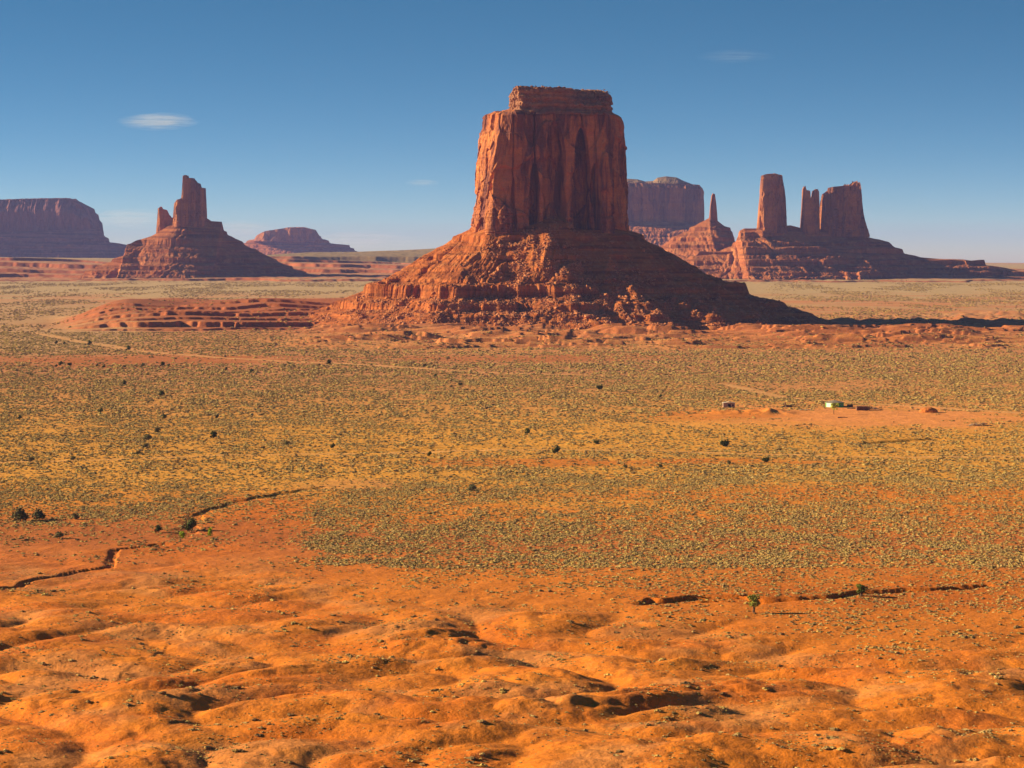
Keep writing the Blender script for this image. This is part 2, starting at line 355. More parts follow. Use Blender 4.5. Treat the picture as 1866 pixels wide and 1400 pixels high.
def ground_colour(X, d, slope):
    px, py, n1, n2 = fields(X, d)
    y = py + 14 * n1 * np.clip((py - 500) / 200, 0.1, 1)
    c = np.empty(X.shape + (3,), f32); c[:] = ORANGE
    # bands of soil from far to near
    stops = [(470, SCRUB), (497, ROSE), (506, STRAW), (545, STRAW), (556, ROSE), (600, ROSE), (632, PINK), (645, ROSE), (680, ROSE * 0.95), (730, (ROSE + SAND) / 2), (790, SAND), (880, SAND), (900, (SAND + ORANGE) / 2), (940, ORANGE), (985, RED * 1.1), (1060, ORANGE), (1400, ORANGE)]
    ys = [s[0] for s in stops]
    for k in range(3): c[..., k] = np.interp(y, ys, [s[1][k] for s in stops])
    # straw-coloured plain on both sides, red ground nearer the butte
    st = sst(0.35, -0.3, n1) * (sst(600, 540, y) * sst(506, 512, y))
    c = mixa(c, STRAW, st * 0.8)
    c = mixa(c, RED * 1.15, np.maximum(blob(px, y, 420, 585, 330, 24) * 0.0, blob(px, y, 1500, 606, 420, 20)) * 0.45)
    c = mixa(c, STRAW * 0.95, blob(px, y, 60, 600, 210, 44) * 0.6)
    c = mixa(c, BED * 0.95, blob(px, py + 6 * n2, 430, 592, 330, 13, 0.3) * 0.85)
    for cx, cy, rx, ry, col, a in ((250, 656, 300, 9, RED, .8), (150, 668, 200, 5, RED, .5), (930, 655, 230, 6, RED, .7), (1150, 648, 200, 4, RED, .5), (1500, 632, 240, 7, RED, .4), (1560, 762, 300, 22, np.array((0.72, 0.255, 0.065), f32), 1.0), (1500, 702, 180, 9, PINK, .8),
                                   (1300, 760, 140, 9, ORANGE, .7), (960, 846, 250, 9, DEEP, .65), (1320, 843, 200, 6, DEEP, .65), (720, 868, 130, 14, SAND, .8), (640, 882, 110, 9, PINK, .8), (470, 945, 110, 40, DEEP, .8),
                                   (200, 965, 330, 26, RED, .8), (300, 865, 420, 22, SAND * 1.05, .9), (1050, 918, 160, 12, SAND, .7), (1500, 905, 480, 14, ORANGE, .9), (1620, 1085, 400, 30, DEEP * 0.9, .85), (1050, 790, 400, 22, SAND * 1.05, .7),
                                   (1680, 800, 300, 14, SAND, .6), (80, 1030, 240, 30, RED * 1.15, .8), (330, 1000, 160, 14, DEEP, .7)):
        c = mixa(c, col, blob(px, py, cx, cy, rx, ry, 0.5, 0.5 * n2) * a)
    for pts, w in TRACKS:
        q, _ = polyd(X, d, pts); c = mixa(c, np.array((0.62, 0.30, 0.10), f32), sst(1.0, 0.5, q / w) * 0.8)
    # foreground: crusts, gravel and deep sand
    fg = sst(-10, 70, py - ip(px, *BND))
    k1 = fbm2(X / 26, d / 26, 111, 4); k2 = fbm2(X / 9, d / 11, 115, 4); k3 = fbm2(X / 40 + 4, d / 34, 118, 3)
    c = mixa(c, PINK, fg * sst(0.05, 0.5, k1) * 0.55)
    c = mixa(c, DEEP * 1.12, fg * sst(0.05, 0.5, k3) * 0.85)
    c = mixa(c, BROWN, fg * sst(0.3, 0.7, k2 + 0.25 * k1) * 0.4)
    c = mixa(c, SAND * np.array((1, .82, .6), f32), fg * sst(-0.28, -0.62, k2) * 0.25)
    # rock beds on steep ground further out, scrub on the flat terrace tops
    far = sst(5650, 5850, d)
    c = mixa(c, BED * 1.35, far * sst(5950, 6150, d) * sst(7700, 7500, d) * 0.7)
    c = mixa(c, STRAW * 0.85, far * sst(0.12, 0.03, slope) * 0.4 * sst(-0.4, 0.2, n2 + 0.3))
    c = mixa(c, BED * 1.0, np.maximum(far * sst(0.06, 0.16, slope), sst(2000, 2100, d) * sst(0.16, 0.36, slope) * 0.75) * 0.9)
    c = mixa(c, SCRUB * 0.9 * (1 - 0.45 * sst(0.1, 0.5, fbm2(X / 26, d / 60, 141, 2)))[..., None], sst(7600, 7750, d) * blob(px, py, 800, 516, 420, 14, .3) * 0.9)
    return np.clip(c, 0.004, 0.9)
def sage_density(X, d):
    """shrubs per square metre relative to full cover, from the soil bands of the plain"""
    px, py, n1, n2 = fields(X, d)
    y = py + 16 * n1 * np.clip((py - 560) / 200, 0.1, 1)
    s = ip(y, [560, 612, 625, 640, 652, 668, 690, 760, 782, 800, 830, 850, 880, 905, 930, 960, 1040, 1500], [0, 0.0, .25, .45, .8, .85, .85, .75, .5, .45, .55, .85, .9, .8, .8, .95, 1.0, 1.0])
    left = sst(620, 480, px); s = s * (1 - left) + left * ip(y, [560, 590, 610, 640, 652, 662, 670, 780, 830, 846, 872, 905, 935, 948, 1000, 1500], [.2, .4, .5, .75, .2, .2, .85, .8, .6, .6, .42, .75, .75, .3, .2, .1])
    for cx, cy, rx, ry, a in ((1560, 762, 300, 23, 1.0), (1290, 765, 130, 9, .8), (1500, 702, 180, 9, .7), (960, 846, 260, 9, .65), (1320, 843, 210, 6, .65), (640, 882, 110, 9, .8), (720, 868, 130, 13, .6), (470, 945, 110, 38, .7),
                              (250, 656, 300, 7, .8), (930, 655, 230, 8, .85), (900, 817, 260, 4, .7), (1050, 918, 160, 12, .5), (1500, 905, 480, 12, .45), (1700, 930, 300, 26, .3), (1650, 802, 100, 4, .6), (1860, 760, 120, 14, .5)):
        s = s * (1 - a * blob(px, py, cx, cy, rx, ry, 0.5, 0.5 * n2))
    for pts, w in TRACKS:
        q, _ = polyd(X, d, pts); s = s * (1 - 0.95 * sst(1.3, 0.8, q / w))
    b = py - ip(px, *BND)
    s = s * (0.034 + 0.966 * sst(40, -40, b + 44 * n2 + 20 * n1))
    s = s * (1 - 0.5 * sst(0.1, 0.5, n2)) * (0.45 + 0.75 * sst(-0.35, 0.35, fbm2(X / 30, d / 75, 131, 3) + 0.7 * p2(X / 8, d / 20, 135)))
    return np.clip(s, 0, 1)
def ground_mat():
    m, t, b = newmat('desert_soil')
    P = nd(t, 'ShaderNodeNewGeometry').outputs['Position']
    a = nd(t, 'ShaderNodeAttribute', attribute_name='soil').outputs['Color']
    g1 = noise(t, P, 0.9, 5, 0.7); g2 = noise(t, P, 0.12, 5, 0.65); g3 = noise(t, P, 0.02, 5, 0.65)
    c = mixc(t, 0.45, a, ramp(t, g1, [(0.3, (0.5, 0.46, 0.42)), (0.68, (1.45, 1.45, 1.45))]), 'MULTIPLY')
    c = mixc(t, 0.2, c, ramp(t, g2, [(0.32, (0.55, 0.5, 0.46)), (0.66, (1.4, 1.4, 1.4))]), 'MULTIPLY')
    c = mixc(t, 0.15, c, ramp(t, g3, [(0.35, (0.6, 0.58, 0.55)), (0.65, (1.35, 1.35, 1.35))]), 'MULTIPLY')
    sp = noise(t, P, 2.6, 2, 0.5)                                              # pale gravel
    c = mixc(t, ramp(t, sp, [(0.66, (0, 0, 0)), (0.72, (0.55,) * 3)]), c, (0.55, 0.28, 0.12))
    t.links.new(c, b.inputs['Base Color'])
    h = nd(t, 'ShaderNodeMath', operation='MULTIPLY_ADD'); t.links.new(noise(t, P, 1.6, 5, 0.7), h.inputs[0]); h.inputs[1].default_value = 0.35
    t.links.new(noise(t, P, 0.3, 4, 0.6), h.inputs[2])
    bump(t, b, h.outputs[0], 0.6, 0.9); return m
ground_me = build_ground(); ground_me.materials.append(ground_mat())
tag(link('ground', ground_me), kind='structure')

# ================================================================== ROCK BUILDERS
def resample(pts, n):
    p = np.array(pts, float); p = np.vstack([p, p[:1]]); l = np.r_[0, np.cumsum(np.hypot(*np.diff(p, axis=0).T))]
    s = np.linspace(0, l[-1], n, endpoint=False)
    return np.stack([np.interp(s, l, p[:, 0]), np.interp(s, l, p[:, 1])], 1)
def smooth_ring(p, k):
    for _ in range(k): p = 0.25 * np.roll(p, 1, 0) + 0.5 * p + 0.25 * np.roll(p, -1, 0)
    return p
def ring_normals(p):
    t = np.roll(p, -1, 0) - np.roll(p, 1, 0); n = np.stack([t[:, 1], -t[:, 0]], 1); n /= np.linalg.norm(n, axis=1)[:, None] + 1e-9
    return n
def area_sign(p):
    return np.sum(p[:, 0] * np.roll(p[:, 1], -1) - np.roll(p[:, 0], -1) * p[:, 1])

def cliff_mesh(name, plan, zb, ztop, nv, disp, mat, sx=lambda v, x: 1.0, sy=lambda v: 1.0, ncap=10, vpow=1.0, capz=None):
    """a wall of rock round a plan outline: rings from zb up to ztop(x, y), pushed along the outline's normal by disp, closed on top"""
    p = np.array(plan, float)
    if area_sign(p) < 0: p = p[::-1]
    n = ring_normals(smooth_ring(p, 4)); nu = len(p); vv = np.linspace(0, 1, nv) ** vpow
    rings = []
    for v in vv:
        x = p[:, 0] * sx(v, p[:, 0]); y = p[:, 1] * sy(v)
        z = zb + v * (ztop(x, y) - zb)
        rings.append(np.stack([x, y, z], 1))
    Rg = np.array(rings)
    d = disp(Rg[..., 0], Rg[..., 1], Rg[..., 2], vv[:, None])
    Rg[..., 0] += n[None, :, 0] * d; Rg[..., 1] += n[None, :, 1] * d
    top = Rg[-1]; c = top[:, :2].mean(0); caps = []
    for k in range(1, ncap + 1):
        s = 1 - k / (ncap + 0.3); q = c + (top[:, :2] - c) * s
        z = capz(q[:, 0], q[:, 1], s) if capz is not None else ztop(q[:, 0], q[:, 1]) + 0.0
        caps.append(np.column_stack([q, z]))
    A = np.concatenate([Rg, np.array(caps)], 0); V = A.reshape(-1, 3)
    Fq = gridf(len(A), nu, True)
    ci = len(V); V = np.vstack([V, A[-1].mean(0)[None]])
    b = (len(A) - 1) * nu; i = np.arange(nu)
    return mesh_np(name, V, Fq, mat, False, np.stack([b + i, b + (i + 1) % nu, np.full(nu, ci)], 1))

# ------------------------------------------------------------------ the central butte
ZK = MB_D / F
def bz(py): return CAMZ + (HZ - py) * ZK
def bx(px): return (px - MB_PX) * ZK
butte = empty('butte', (MBX, MB_D, 0), 'huge flat-topped red sandstone butte rising on a rubble slope in the centre', 'butte')
PLAN = [(-70, -74), (-52, -77), (-20, -70), (8, -64), (30, -57), (58, -53), (80, -44), (93, -16), (95, 60), (92, 230), (70, 320), (-10, 340), (-70, 310), (-88, 190), (-94, 40), (-93, -18), (-84, -46)]
plan = smooth_ring(resample(PLAN, 1500), 14)
BZ0, BZ1 = bz(440), bz(208)
lef = ([bz(y) for y in (440, 415, 380, 340, 300, 270, 240, 215, 206)], [bx(x) / bx(857) for x in (857, 858, 860, 864, 868, 873, 879, 881, 888)])
rig = ([bz(y) for y in (440, 415, 340, 300, 260, 230, 212, 205)], [bx(x) / bx(1146) for x in (1146, 1145, 1144, 1142, 1140, 1137, 1131, 1120)])
def msx(v, x):
    z = BZ0 + v * (BZ1 - BZ0); return np.where(x < 0, np.interp(z, *lef), np.interp(z, *rig))
ARCH = [  # centre px, half width px, foot row, crown row, depth of the alcove
    (1012, 24, 420, 226, 6), (1060, 17, 420, 236, 8), (975, 9, 420, 300, 5), (1128, 9, 420, 240, 9), (1085, 11, 410, 300, 4.5), (937, 4, 420, 330, 3)]
def main_disp(x, y, z, v):
    s = np.arctan2(y - 60, x) * 110
    w = x + 0.8 * y
    wx = w + 5 * p3(x / 40, y / 40, z / 60, 201)
    big = np.abs(p3(x / 62 + 3.3, y / 62, z / 300, 202)) ** 0.8
    mid = np.abs(p3(x / 15 + 2 * p3(x / 30, y / 30, z / 50, 206), y / 15, z / 95, 203))
    fin = np.abs(p3(x / 5.2, y / 5.2, z / 34, 204)); grit = p3(x / 2.2, y / 2.2, z / 4.5, 205)
    h = sst(bz(370), bz(425), z)
    d = (11 * big + 3.2 * mid * (1 - 0.4 * h) + (0.7 + 1.0 * h) * fin + 0.35 * grit) - 6.4
    # blocks broken off: steps whose edges run across the wall
    d = d + 3.6 * sst(-0.03, 0.03, p3(x / 30, y / 30, z / 60, 207)) + 1.8 * sst(-0.03, 0.03, p3(x / 13, y / 13, z / 30, 208)) - 2.7
    front = sst(-30, -50, y)
    for px, hw, yf, yc, dep in ARCH:
        t = np.clip((z - bz(yf)) / (bz(yc) - bz(yf)), 0, 1.05); half = hw * ZK * np.sqrt(np.clip(1 - t ** 2.2, 0, 1)) * (0.8 + 0.25 * t)
        q = np.abs(x - bx(px) - 2.2 * p3(x * 0, y * 0 + px, z / 22, 209)) - half
        d = d - 3.0 * dep * sst(1.2, -1.2, q) * front
    t = (z - bz(440)) / (bz(281) - bz(440)); q = np.abs(x - bx(1103)) / (13.5 * ZK * np.sqrt(np.clip(1 - np.clip(t, 0, 1) ** 8, 0, 1)) + 1e-3)
    d = d + 6.0 * sst(1.1, 0.85, q) * (t < 1) * front                              # the leaning pillar on the right
    # ragged crag on the sunlit corner
    cr = sst(-62, -74, x) * sst(40, 0, y)
    d = d + cr * (2.0 * np.abs(p3(x / 9, y / 9, z / 26, 210)) + 1.8 * np.abs(p3(x / 4, y / 4, z / 9, 211)) - 1.6)
    # thin beds at the foot and at the brow
    for lv, th, am in ((bz(432), 3, 2.2), (bz(420), 4, 2.0), (bz(409), 4, 1.5), (bz(398), 3, 1.2), (bz(386), 4, 1.1), (bz(374), 3, 0.8)):
        d = d + 0.5 * am * (sst(lv + 0.5, lv - 0.5, z + 1.2 * p3(x / 30, y / 30, z * 0, 212)) - 0.5)
    d = d + 0.7 * p2(z / 2.1 + 0.3 * p3(x / 12, y / 12, z / 8, 213), z * 0 + 0.5, 214) * (h + 0.25)
    d = d - 5 * sst(bz(216), bz(206), z + 2.5 * p3(x / 16, y / 16, z * 0, 215)) - 3.0 * sst(bz(211), bz(207), z)
    return d * (0.4 + 0.6 * sst(0, 0.03, v) * 1.0)
def mtop(x, y):
    return BZ1 + 1.3 * p2(x / 14, y / 14, 221) + 2.2 * sst(-50, -75, x) * p2(x / 9, y / 9, 222) + 1.5
me = cliff_mesh('cliff', plan, BZ0, mtop, 330, main_disp, M_ROCK, msx, lambda v: 1 - 0.07 * v, 14, 1.0, lambda x, y, s: mtop(x, y) + 8 * (1 - s) + 0.7 * p2(x / 5, y / 5, 223))
link('cliff', me, butte)
cp = smooth_ring(resample([(bx(930), -20), (bx(931), -36), (bx(945), -54), (-10, -53), (20, -47), (bx(1075), -42), (bx(1108), -36), (bx(1116), -20), (bx(1117), 80), (66, 260), (-20, 300), (-42, 250), (bx(930), 60)], 1100), 8)
CZ0, CZ1 = bz(213), bz(166)
def cap_disp(x, y, z, v):
    d = 2.2 * p3(x / 18, y / 18, z / 60, 231) + 4.0 * np.abs(p3(x / 8.5, y / 8.5, z / 12, 232)) + 2.0 * sst(-0.04, 0.04, p3(x / 9, y / 9, z / 7, 235)) + 1.4 * np.abs(p3(x / 3, y / 3, z / 3.2, 233)) - 1.2
    for lv, am in ((0.14, -1.5), (0.3, 2.4), (0.42, -2.6), (0.55, 2.2), (0.67, -2.0), (0.8, 1.8), (0.92, -2.4)):
        d = d + 0.55 * am * sst(-0.025, 0.025, v - lv + 0.09 * p3(x / 20, y / 20, z * 0, 234))
    rub = sst(bx(1030), bx(1062), x) * sst(0, -40, y)
    d = d - rub * (15 * sst(0.25, 1.0, v) + 3 * np.abs(p3(x / 4, y / 4, z / 4, 236)))
    return d - 2.5 + 4.5 * sst(0.30, 0.0, v)
def ctop(x, y): return CZ1 + np.interp(x, [bx(930), bx(940), bx(960), bx(1100), bx(1116)], [-2, 2.0, 1.4, -1.2, -5.5]) + 1.3 * p2(x / 6, y / 6, 237) + 0.8 * p2(x / 2.4, y / 2.4, 238)
link('cap_rock', cliff_mesh('cap_rock', cp, CZ0, ctop, 90, cap_disp, M_CAP, ncap=16, capz=lambda x, y, s: ctop(x, y) + 1.0), butte)

rs_c = np.random.RandomState(31); n_c = 420
cap_x = rs_c.uniform(bx(934), bx(1112), n_c); k_c = rs_c.uniform(0, 1, n_c) < np.where(cap_x > bx(1030), 1.0, 0.12); cap_x = cap_x[k_c]; n_c = len(cap_x)
k_c = rs_c.uniform(0, 1, n_c) * (cap_x > bx(1030)); cap_y = -50 + 0.14 * (cap_x + 45) + 15 * (1 - k_c) * (cap_x > bx(1040)) + rs_c.uniform(-1, 3, n_c); cap_z = ctop(cap_x, cap_y) - k_c * 17 + 0.3
RIM = (np.stack([cap_x + MBX, cap_y + MB_D, cap_z], 1), rs_c.uniform(1.0, 3.4, n_c))

# rubble slope under the butte
NT, NR = 1500, 330
tp = smooth_ring(resample(PLAN, NT), 30); 
if area_sign(tp) < 0: tp = tp[::-1]
th = np.arctan2(tp[:, 1] - 20, tp[:, 0])
RX = [(-1.0, 0.0), ]
def outer_radius(th):
    a = np.degrees(th)                                                            # -90 faces the camera, 0 right, 180 left
    return np.interp(a, [-180, -160, -135, -110, -90, -70, -45, -20, 0, 20, 60, 120, 160, 180], [335, 320, 290, 266, 262, 268, 290, 345, 380, 390, 450, 450, 350, 335])
ro = outer_radius(th); ox = ro * np.cos(th); oy = 20 + ro * np.sin(th)
def talus_pts():
    q = np.linspace(0, 1, NR)[:, None]
    x = tp[None, :, 0] * 0.93 + (ox[None] - tp[None, :, 0] * 0.93) * q; y = tp[None, :, 1] * 0.93 + (oy[None] - tp[None, :, 1] * 0.93) * q
    a = np.degrees(th)[None, :]
    zt = np.interp(a, [-180, -125, -112, -100, -90, -80, -70, -50, -20, 0, 180], [118, 117, 115, 119, 124, 121, 115, 113, 116, 118, 118])
    zb = -5.0
    prof = np.interp(q, [0, 0.05, 0.2, 0.36, 0.49, 0.6, 0.74, 0.87, 1.0], [1.0, 0.945, 0.73, 0.525, 0.37, 0.255, 0.155, 0.075, 0.0])
    profL = np.interp(q, [0, 0.05, 0.17, 0.33, 0.43, 0.54, 0.62, 0.8, 1.0], [1.0, 0.94, 0.78, 0.6, 0.475, 0.385, 0.29, 0.15, 0.0])
    wl = sst(-100, -135, a) + sst(150, 175, a)
    z = zb + (zt - zb) * (prof * (1 - wl) + profL * wl)
    z = z + 0 * x
    # ravines down the fall line
    ar = th[None, :] * 150
    env = np.sin(np.pi * np.clip(q * 1.05, 0, 1)) ** 0.7
    wob_ = 1.6 * p2(x / 40, y / 40, 241)
    g1 = np.abs(p2(ar / 34 + wob_ * 0.3, q * 2.2 + 0 * ar, 242)); g2 = np.abs(fbm2(ar / 17 + wob_ * 0.6, q * 3 + 0 * ar, 243, 2)); g3 = np.abs(p2(ar / 4.4 + wob_ * 0.7, q * 6 + 0 * ar, 244))
    z = z + env * (13 * g1 + 4.0 * g2 + 2.2 * g3 - 6.0)
    # the great spill of rubble down the front, running to lower right, and the ridge right of it
    for pts, w, h in (([(-14, -100), (4, -120), (28, -165), (62, -235)], 24, 9), ([(10, -60), (-10, -90)], 20, 5), ([(86, -140), (112, -185), (125, -225)], 24, 15), ([(150, -130), (185, -175), (200, -205)], 22, 12), ([(225, -120), (250, -160)], 20, 8), ([(-100, -130), (-130, -190)], 22, 5)):
        dd, _ = polyd(x.astype(f32), y.astype(f32), pts); z = z + h * np.exp(-(dd / w) ** 2) * (0.75 + 0.5 * p2(x / 14, y / 14, 246))
    # hard beds that stand out as broken ledges
    for k, (py, am, wd) in enumerate(((436, 3.2, 9), (455, 2.0, 6), (470, 3.2, 7), (492, 2.8, 7), (512, 2.2, 6), (529, 6.0, 10), (556, 3.5, 8), (574, 3.0, 6))):
        lv = bz(py) + 1.4 * p2(x / 60, y / 60, 250 + k) + (0 if py < 520 else 0)
        br = np.clip(0.25 + 1.5 * p2(ar / 38 + 9 * k, q * 0 + k, 260 + k) + (0.8 * wl if py in (529, 436) else 0) + (0.7 * sst(-70, -92, a) if py in (529, 556) else 0), 0, 1.15)
        u = (z - lv) / wd
        z = z + am * br * np.where(np.abs(u) < 1, (1 - np.abs(u)) * np.tanh(u * 14), 0)
    z = z + env * (1.1 * fbm2(x / 9, y / 9, 271, 3) + 0.8 * np.abs(p2(x / 3.2, y / 3.2, 275)))
    return x, y, z
TXg, TYg, TZg = talus_pts()
link('talus_slope', mesh_np('talus_slope', np.stack([TXg, TYg, TZg], -1).reshape(-1, 3), gridf(NR, NT, True), M_TALUS), butte)

# ------------------------------------------------------------------ far buttes: slopes and cliffs from their skylines
def slope_mesh(name, sky, d, foot_py, mat, seed, tan=0.6, ledges=(), res=1.6, gul=1.0, back=0.8, curve=1.3, wmul=1.0, shear=0.0, pivot=None):
    xs = np.array([(p[0] - CX) * d / F for p in sky]); zs = np.array([CAMZ + (HZ - p[1]) * d / F for p in sky]); zb = CAMZ + (HZ - foot_py) * d / F
    k = d / F; nx = int((sky[-1][0] - sky[0][0]) * res); H = zs.max() - zb; Wd = H / tan * 1.05
    x = np.linspace(xs[0], xs[-1], nx)[None, :]
    yl = np.concatenate([-np.linspace(1, 0, 190) ** 1.15, np.linspace(0, back, 60)[1:]])[:, None] * Wd
    y = yl + 0 * x; x = x + 0 * y
    zr = np.interp(x, xs, zs); top = zr - zb
    q = np.abs(y) / Wd
    Hx = np.maximum(top, 1)
    qq = np.clip(np.abs(y) * tan / H * (H / Hx) ** 0.55 * wmul, 0, 1.4)
    z = zb - 8 + (top + 8) * np.sign(1 - qq) * np.abs(1 - qq) ** curve
    env = np.clip(q * 5, 0, 1)
    l = 10 * k
    wob_ = p2(x / (6 * l), y / (6 * l), seed)
    z = z + gul * env * k * (8 * np.abs(fbm2(x / (5.5 * l) + wob_, y / (15 * l), seed + 1, 2)) + 1.7 * np.abs(p2(x / (1.0 * l) + 1.2 * wob_, y / (6 * l), seed + 2)) + 0.7 * fbm2(x / (0.5 * l), y / (0.7 * l), seed + 3, 3) - 3.5)
    for i, (py, am, wd) in enumerate(ledges):
        lv = CAMZ + (HZ - py) * k; br = np.clip(0.65 + 1.3 * p2(x / (6 * l), y / (20 * l) + i, seed + 10 + i), 0.1, 1.3); u = (z - lv) / (wd * k)
        z = z + 0.85 * am * k * br * np.where(np.abs(u) < 1, (1 - np.abs(u)) * np.tanh(u * 14), 0)
    z = z + env * k * 0.8 * np.abs(p2(x / (0.25 * l), y / (0.35 * l), seed + 30))
    xp = (pivot - CX) * k if pivot is not None else (xs[0] + xs[-1]) / 2
    V = np.stack([x, y + d + shear * (x - xp), z], -1).reshape(-1, 3)
    return V, mesh_np(name, V, gridf(*x.shape), mat)
def tower_mesh(name, sky, d, base_py, depth, mat, seed, batter=0.06, power=5.0, shear=0.12, flute=1.0, nu=420, nv=110, rim=None, jag=0.5, chamfer=0.34):
    """a tower whose skyline is the polyline sky (photo pixels), its foot at base_py, depth metres front to back"""
    k = d / F; X = np.array([(p[0] - CX) * k for p in sky]); Z = np.array([CAMZ + (HZ - p[1]) * k for p in sky]); zb = CAMZ + (HZ - base_py) * k
    xl, xr = X[0], X[-1]; xc = (xl + xr) / 2; hw = (xr - xl) / 2; Xs = X - xc
    D2 = depth / 2; ch = chamfer * hw
    p = smooth_ring(resample([(-hw, D2), (-hw, -D2 + 1.1 * ch), (-hw + ch, -D2 - 0.1 * ch), (0, -D2), (hw * 0.9, -D2), (hw, -D2 * 0.75), (hw, D2)], nu), 5); p[:, 1] += shear * p[:, 0]
    # skyline ends slope in: the outline narrows with height as the polyline says
    iL = np.argmax(Z > Z.max() * 0 + zb + 0.55 * (Z.max() - zb)); 
    hts = Z - zb
    def width(side):
        # how far in the left / right edge has come at each height
        idx = range(len(X)) if side < 0 else range(len(X) - 1, -1, -1)
        zz, xx, best = [], [], -1e9
        for i in idx:
            if Z[i] > best: zz.append(Z[i]); xx.append(Xs[i]); best = Z[i]
        return np.array(zz), np.array(xx)
    zL, wL = width(-1); zR, wR = width(1)
    def ztop(x, y):
        return np.interp(x, Xs, Z) + 1.7 * jag * k * (1.6 * p2(x / (4 * k), y / (4 * k), seed + 7) + 1.2 * p2(x / (1.5 * k), y / (1.5 * k), seed + 6))
    def sxf(v, x): return 1.0
    def disp(x, y, z, v):
        l = 4 * k
        h = 2.1 * np.abs(p3(x / (4.5 * l) + 3, y / (4.5 * l), z / (30 * l), seed)) + 0.8 * np.abs(p3(x / (1.7 * l), y / (1.7 * l), z / (11 * l), seed + 1)) + 0.35 * np.abs(p3(x / (0.7 * l), y / (0.7 * l), z / (2.5 * l), seed + 2))
        h = h + 0.55 * sst(-0.03, 0.03, p3(x / (2.6 * l), y / (2.6 * l), z / (6 * l), seed + 3)) + 0.3 * p2(z / (0.5 * l), z * 0 + seed, seed + 4) * sst(0.3, 0.0, v)
        r = flute * l * 0.55 * (h - 0.9)
        if rim is not None:
            frac, inset = rim
            r = r - inset * sst(-depth * 0.25, -depth * 0.4, y - shear * x) * sst(1 - frac, 1.0, v) * (0.8 + 0.4 * np.abs(p3(x / (2 * l), y / (2 * l), z * 0, seed + 5)))
        return r
    me = cliff_mesh(name, p, zb, ztop, nv, disp, mat, sxf, lambda v: 1 - batter * v, 10)
    # bring the flanks in where the skyline leans
    n = len(me.vertices); co = np.empty(n * 3, f32); me.vertices.foreach_get('co', co); co = co.reshape(-1, 3)
    x, z = co[:, 0].copy(), co[:, 2]
    eL = np.interp(z, np.r_[zb, zL], np.r_[-hw, wL]); eR = np.interp(z, np.r_[zb, zR], np.r_[hw, wR])
    co[:, 0] = np.where(x < 0, np.maximum(x, eL - 0.7 * k * (1 + 0.5 * p2(z / (4 * k), z * 0, seed + 8))), np.minimum(x, eR + 0.7 * k * (1 + 0.5 * p2(z / (4 * k), z * 0 + 5, seed + 9))))
    co[:, 0] += xc; co[:, 1] += d
    me.vertices.foreach_set('co', co.ravel()); me.update(); return me
def shift(me, o):
    n = len(me.vertices); co = np.empty(n * 3, f32); me.vertices.foreach_get('co', co); co = co.reshape(-1, 3) - np.array(o, f32)
    me.vertices.foreach_set('co', co.ravel()); me.update(); return me
def part(root, name, me): return link(name, shift(me, root.location), root)
def root_at(name, px, d, label, cat): 
    x, y, z = W(px, HZ, d); return empty(name, (x, y, float(gz(np.array([x]), np.array([y]))[0])), label, cat)

# left edge: the wide blue-violet mesa
dA = 12000
r = root_at('mesa', 0, dA, 'wide hazy violet mesa with a flat rim, cut off by the left edge', 'mesa')
part(r, 'talus_slope', slope_mesh('talus_slope', [(-330, 425), (0, 424), (150, 418), (181, 417), (190, 430), (200, 440), (222, 445), (240, 448), (262, 458), (300, 472), (330, 480)], dA - 90, 482, M_HAZETAL, 300, 0.75, ((438, 3, 6), (452, 3, 6)), shear=0.3, pivot=180)[1])
part(r, 'cliff', tower_mesh('cliff', [(-330, 420), (-329, 367), (0, 365), (60, 363), (131, 362), (134, 366), (141, 368), (144, 373), (150, 374), (153, 386), (156, 379), (165, 380), (167, 388), (172, 392), (174, 402), (179, 407), (182, 432)], dA, 434, 240, M_HAZEROCK, 310, 0.1, 9, 0.02, 1.6, 1300, 120, (0.36, 62), 0.4))
# left: the spired butte
dB = 6350
r = root_at('spired_butte', 345, dB, 'dark red butte with a tall stepped spire and a small side spire, left of centre', 'butte')
part(r, 'talus_slope', slope_mesh('talus_slope', [(120, 512), (165, 497), (200, 480), (232, 466), (238, 444), (262, 441), (290, 424), (320, 405), (345, 397), (375, 397), (384, 403), (402, 404), (406, 421), (425, 435), (450, 448), (480, 465), (520, 485), (565, 502), (600, 512)], dB, 509, M_FTAL, 330, 0.55, ((425, 3, 6), (443, 9, 12), (458, 3, 5), (475, 4, 8), (488, 3, 5), (497, 3, 5)), 2.0, 1.25, shear=0.36, pivot=350)[1])
part(r, 'spire', tower_mesh('spire', [(318, 412), (321, 372), (326, 365), (334, 362), (336, 321), (341, 320), (343, 326), (352, 325), (358, 333), (363, 335), (364, 343), (372, 343), (375, 412)], dB, 414, 62, M_FROCK, 340, 0.04, 4, 0.22, 1.4, 520, 170, None, 0.3))
part(r, 'side_spire', tower_mesh('side_spire', [(286, 428), (289, 381), (294, 377), (297, 382), (303, 383), (308, 392), (313, 398), (318, 396), (326, 420)], dB, 430, 30, M_FROCK, 350, 0.06, 3, 0.2, 0.7, 320, 110, None, 0.3))
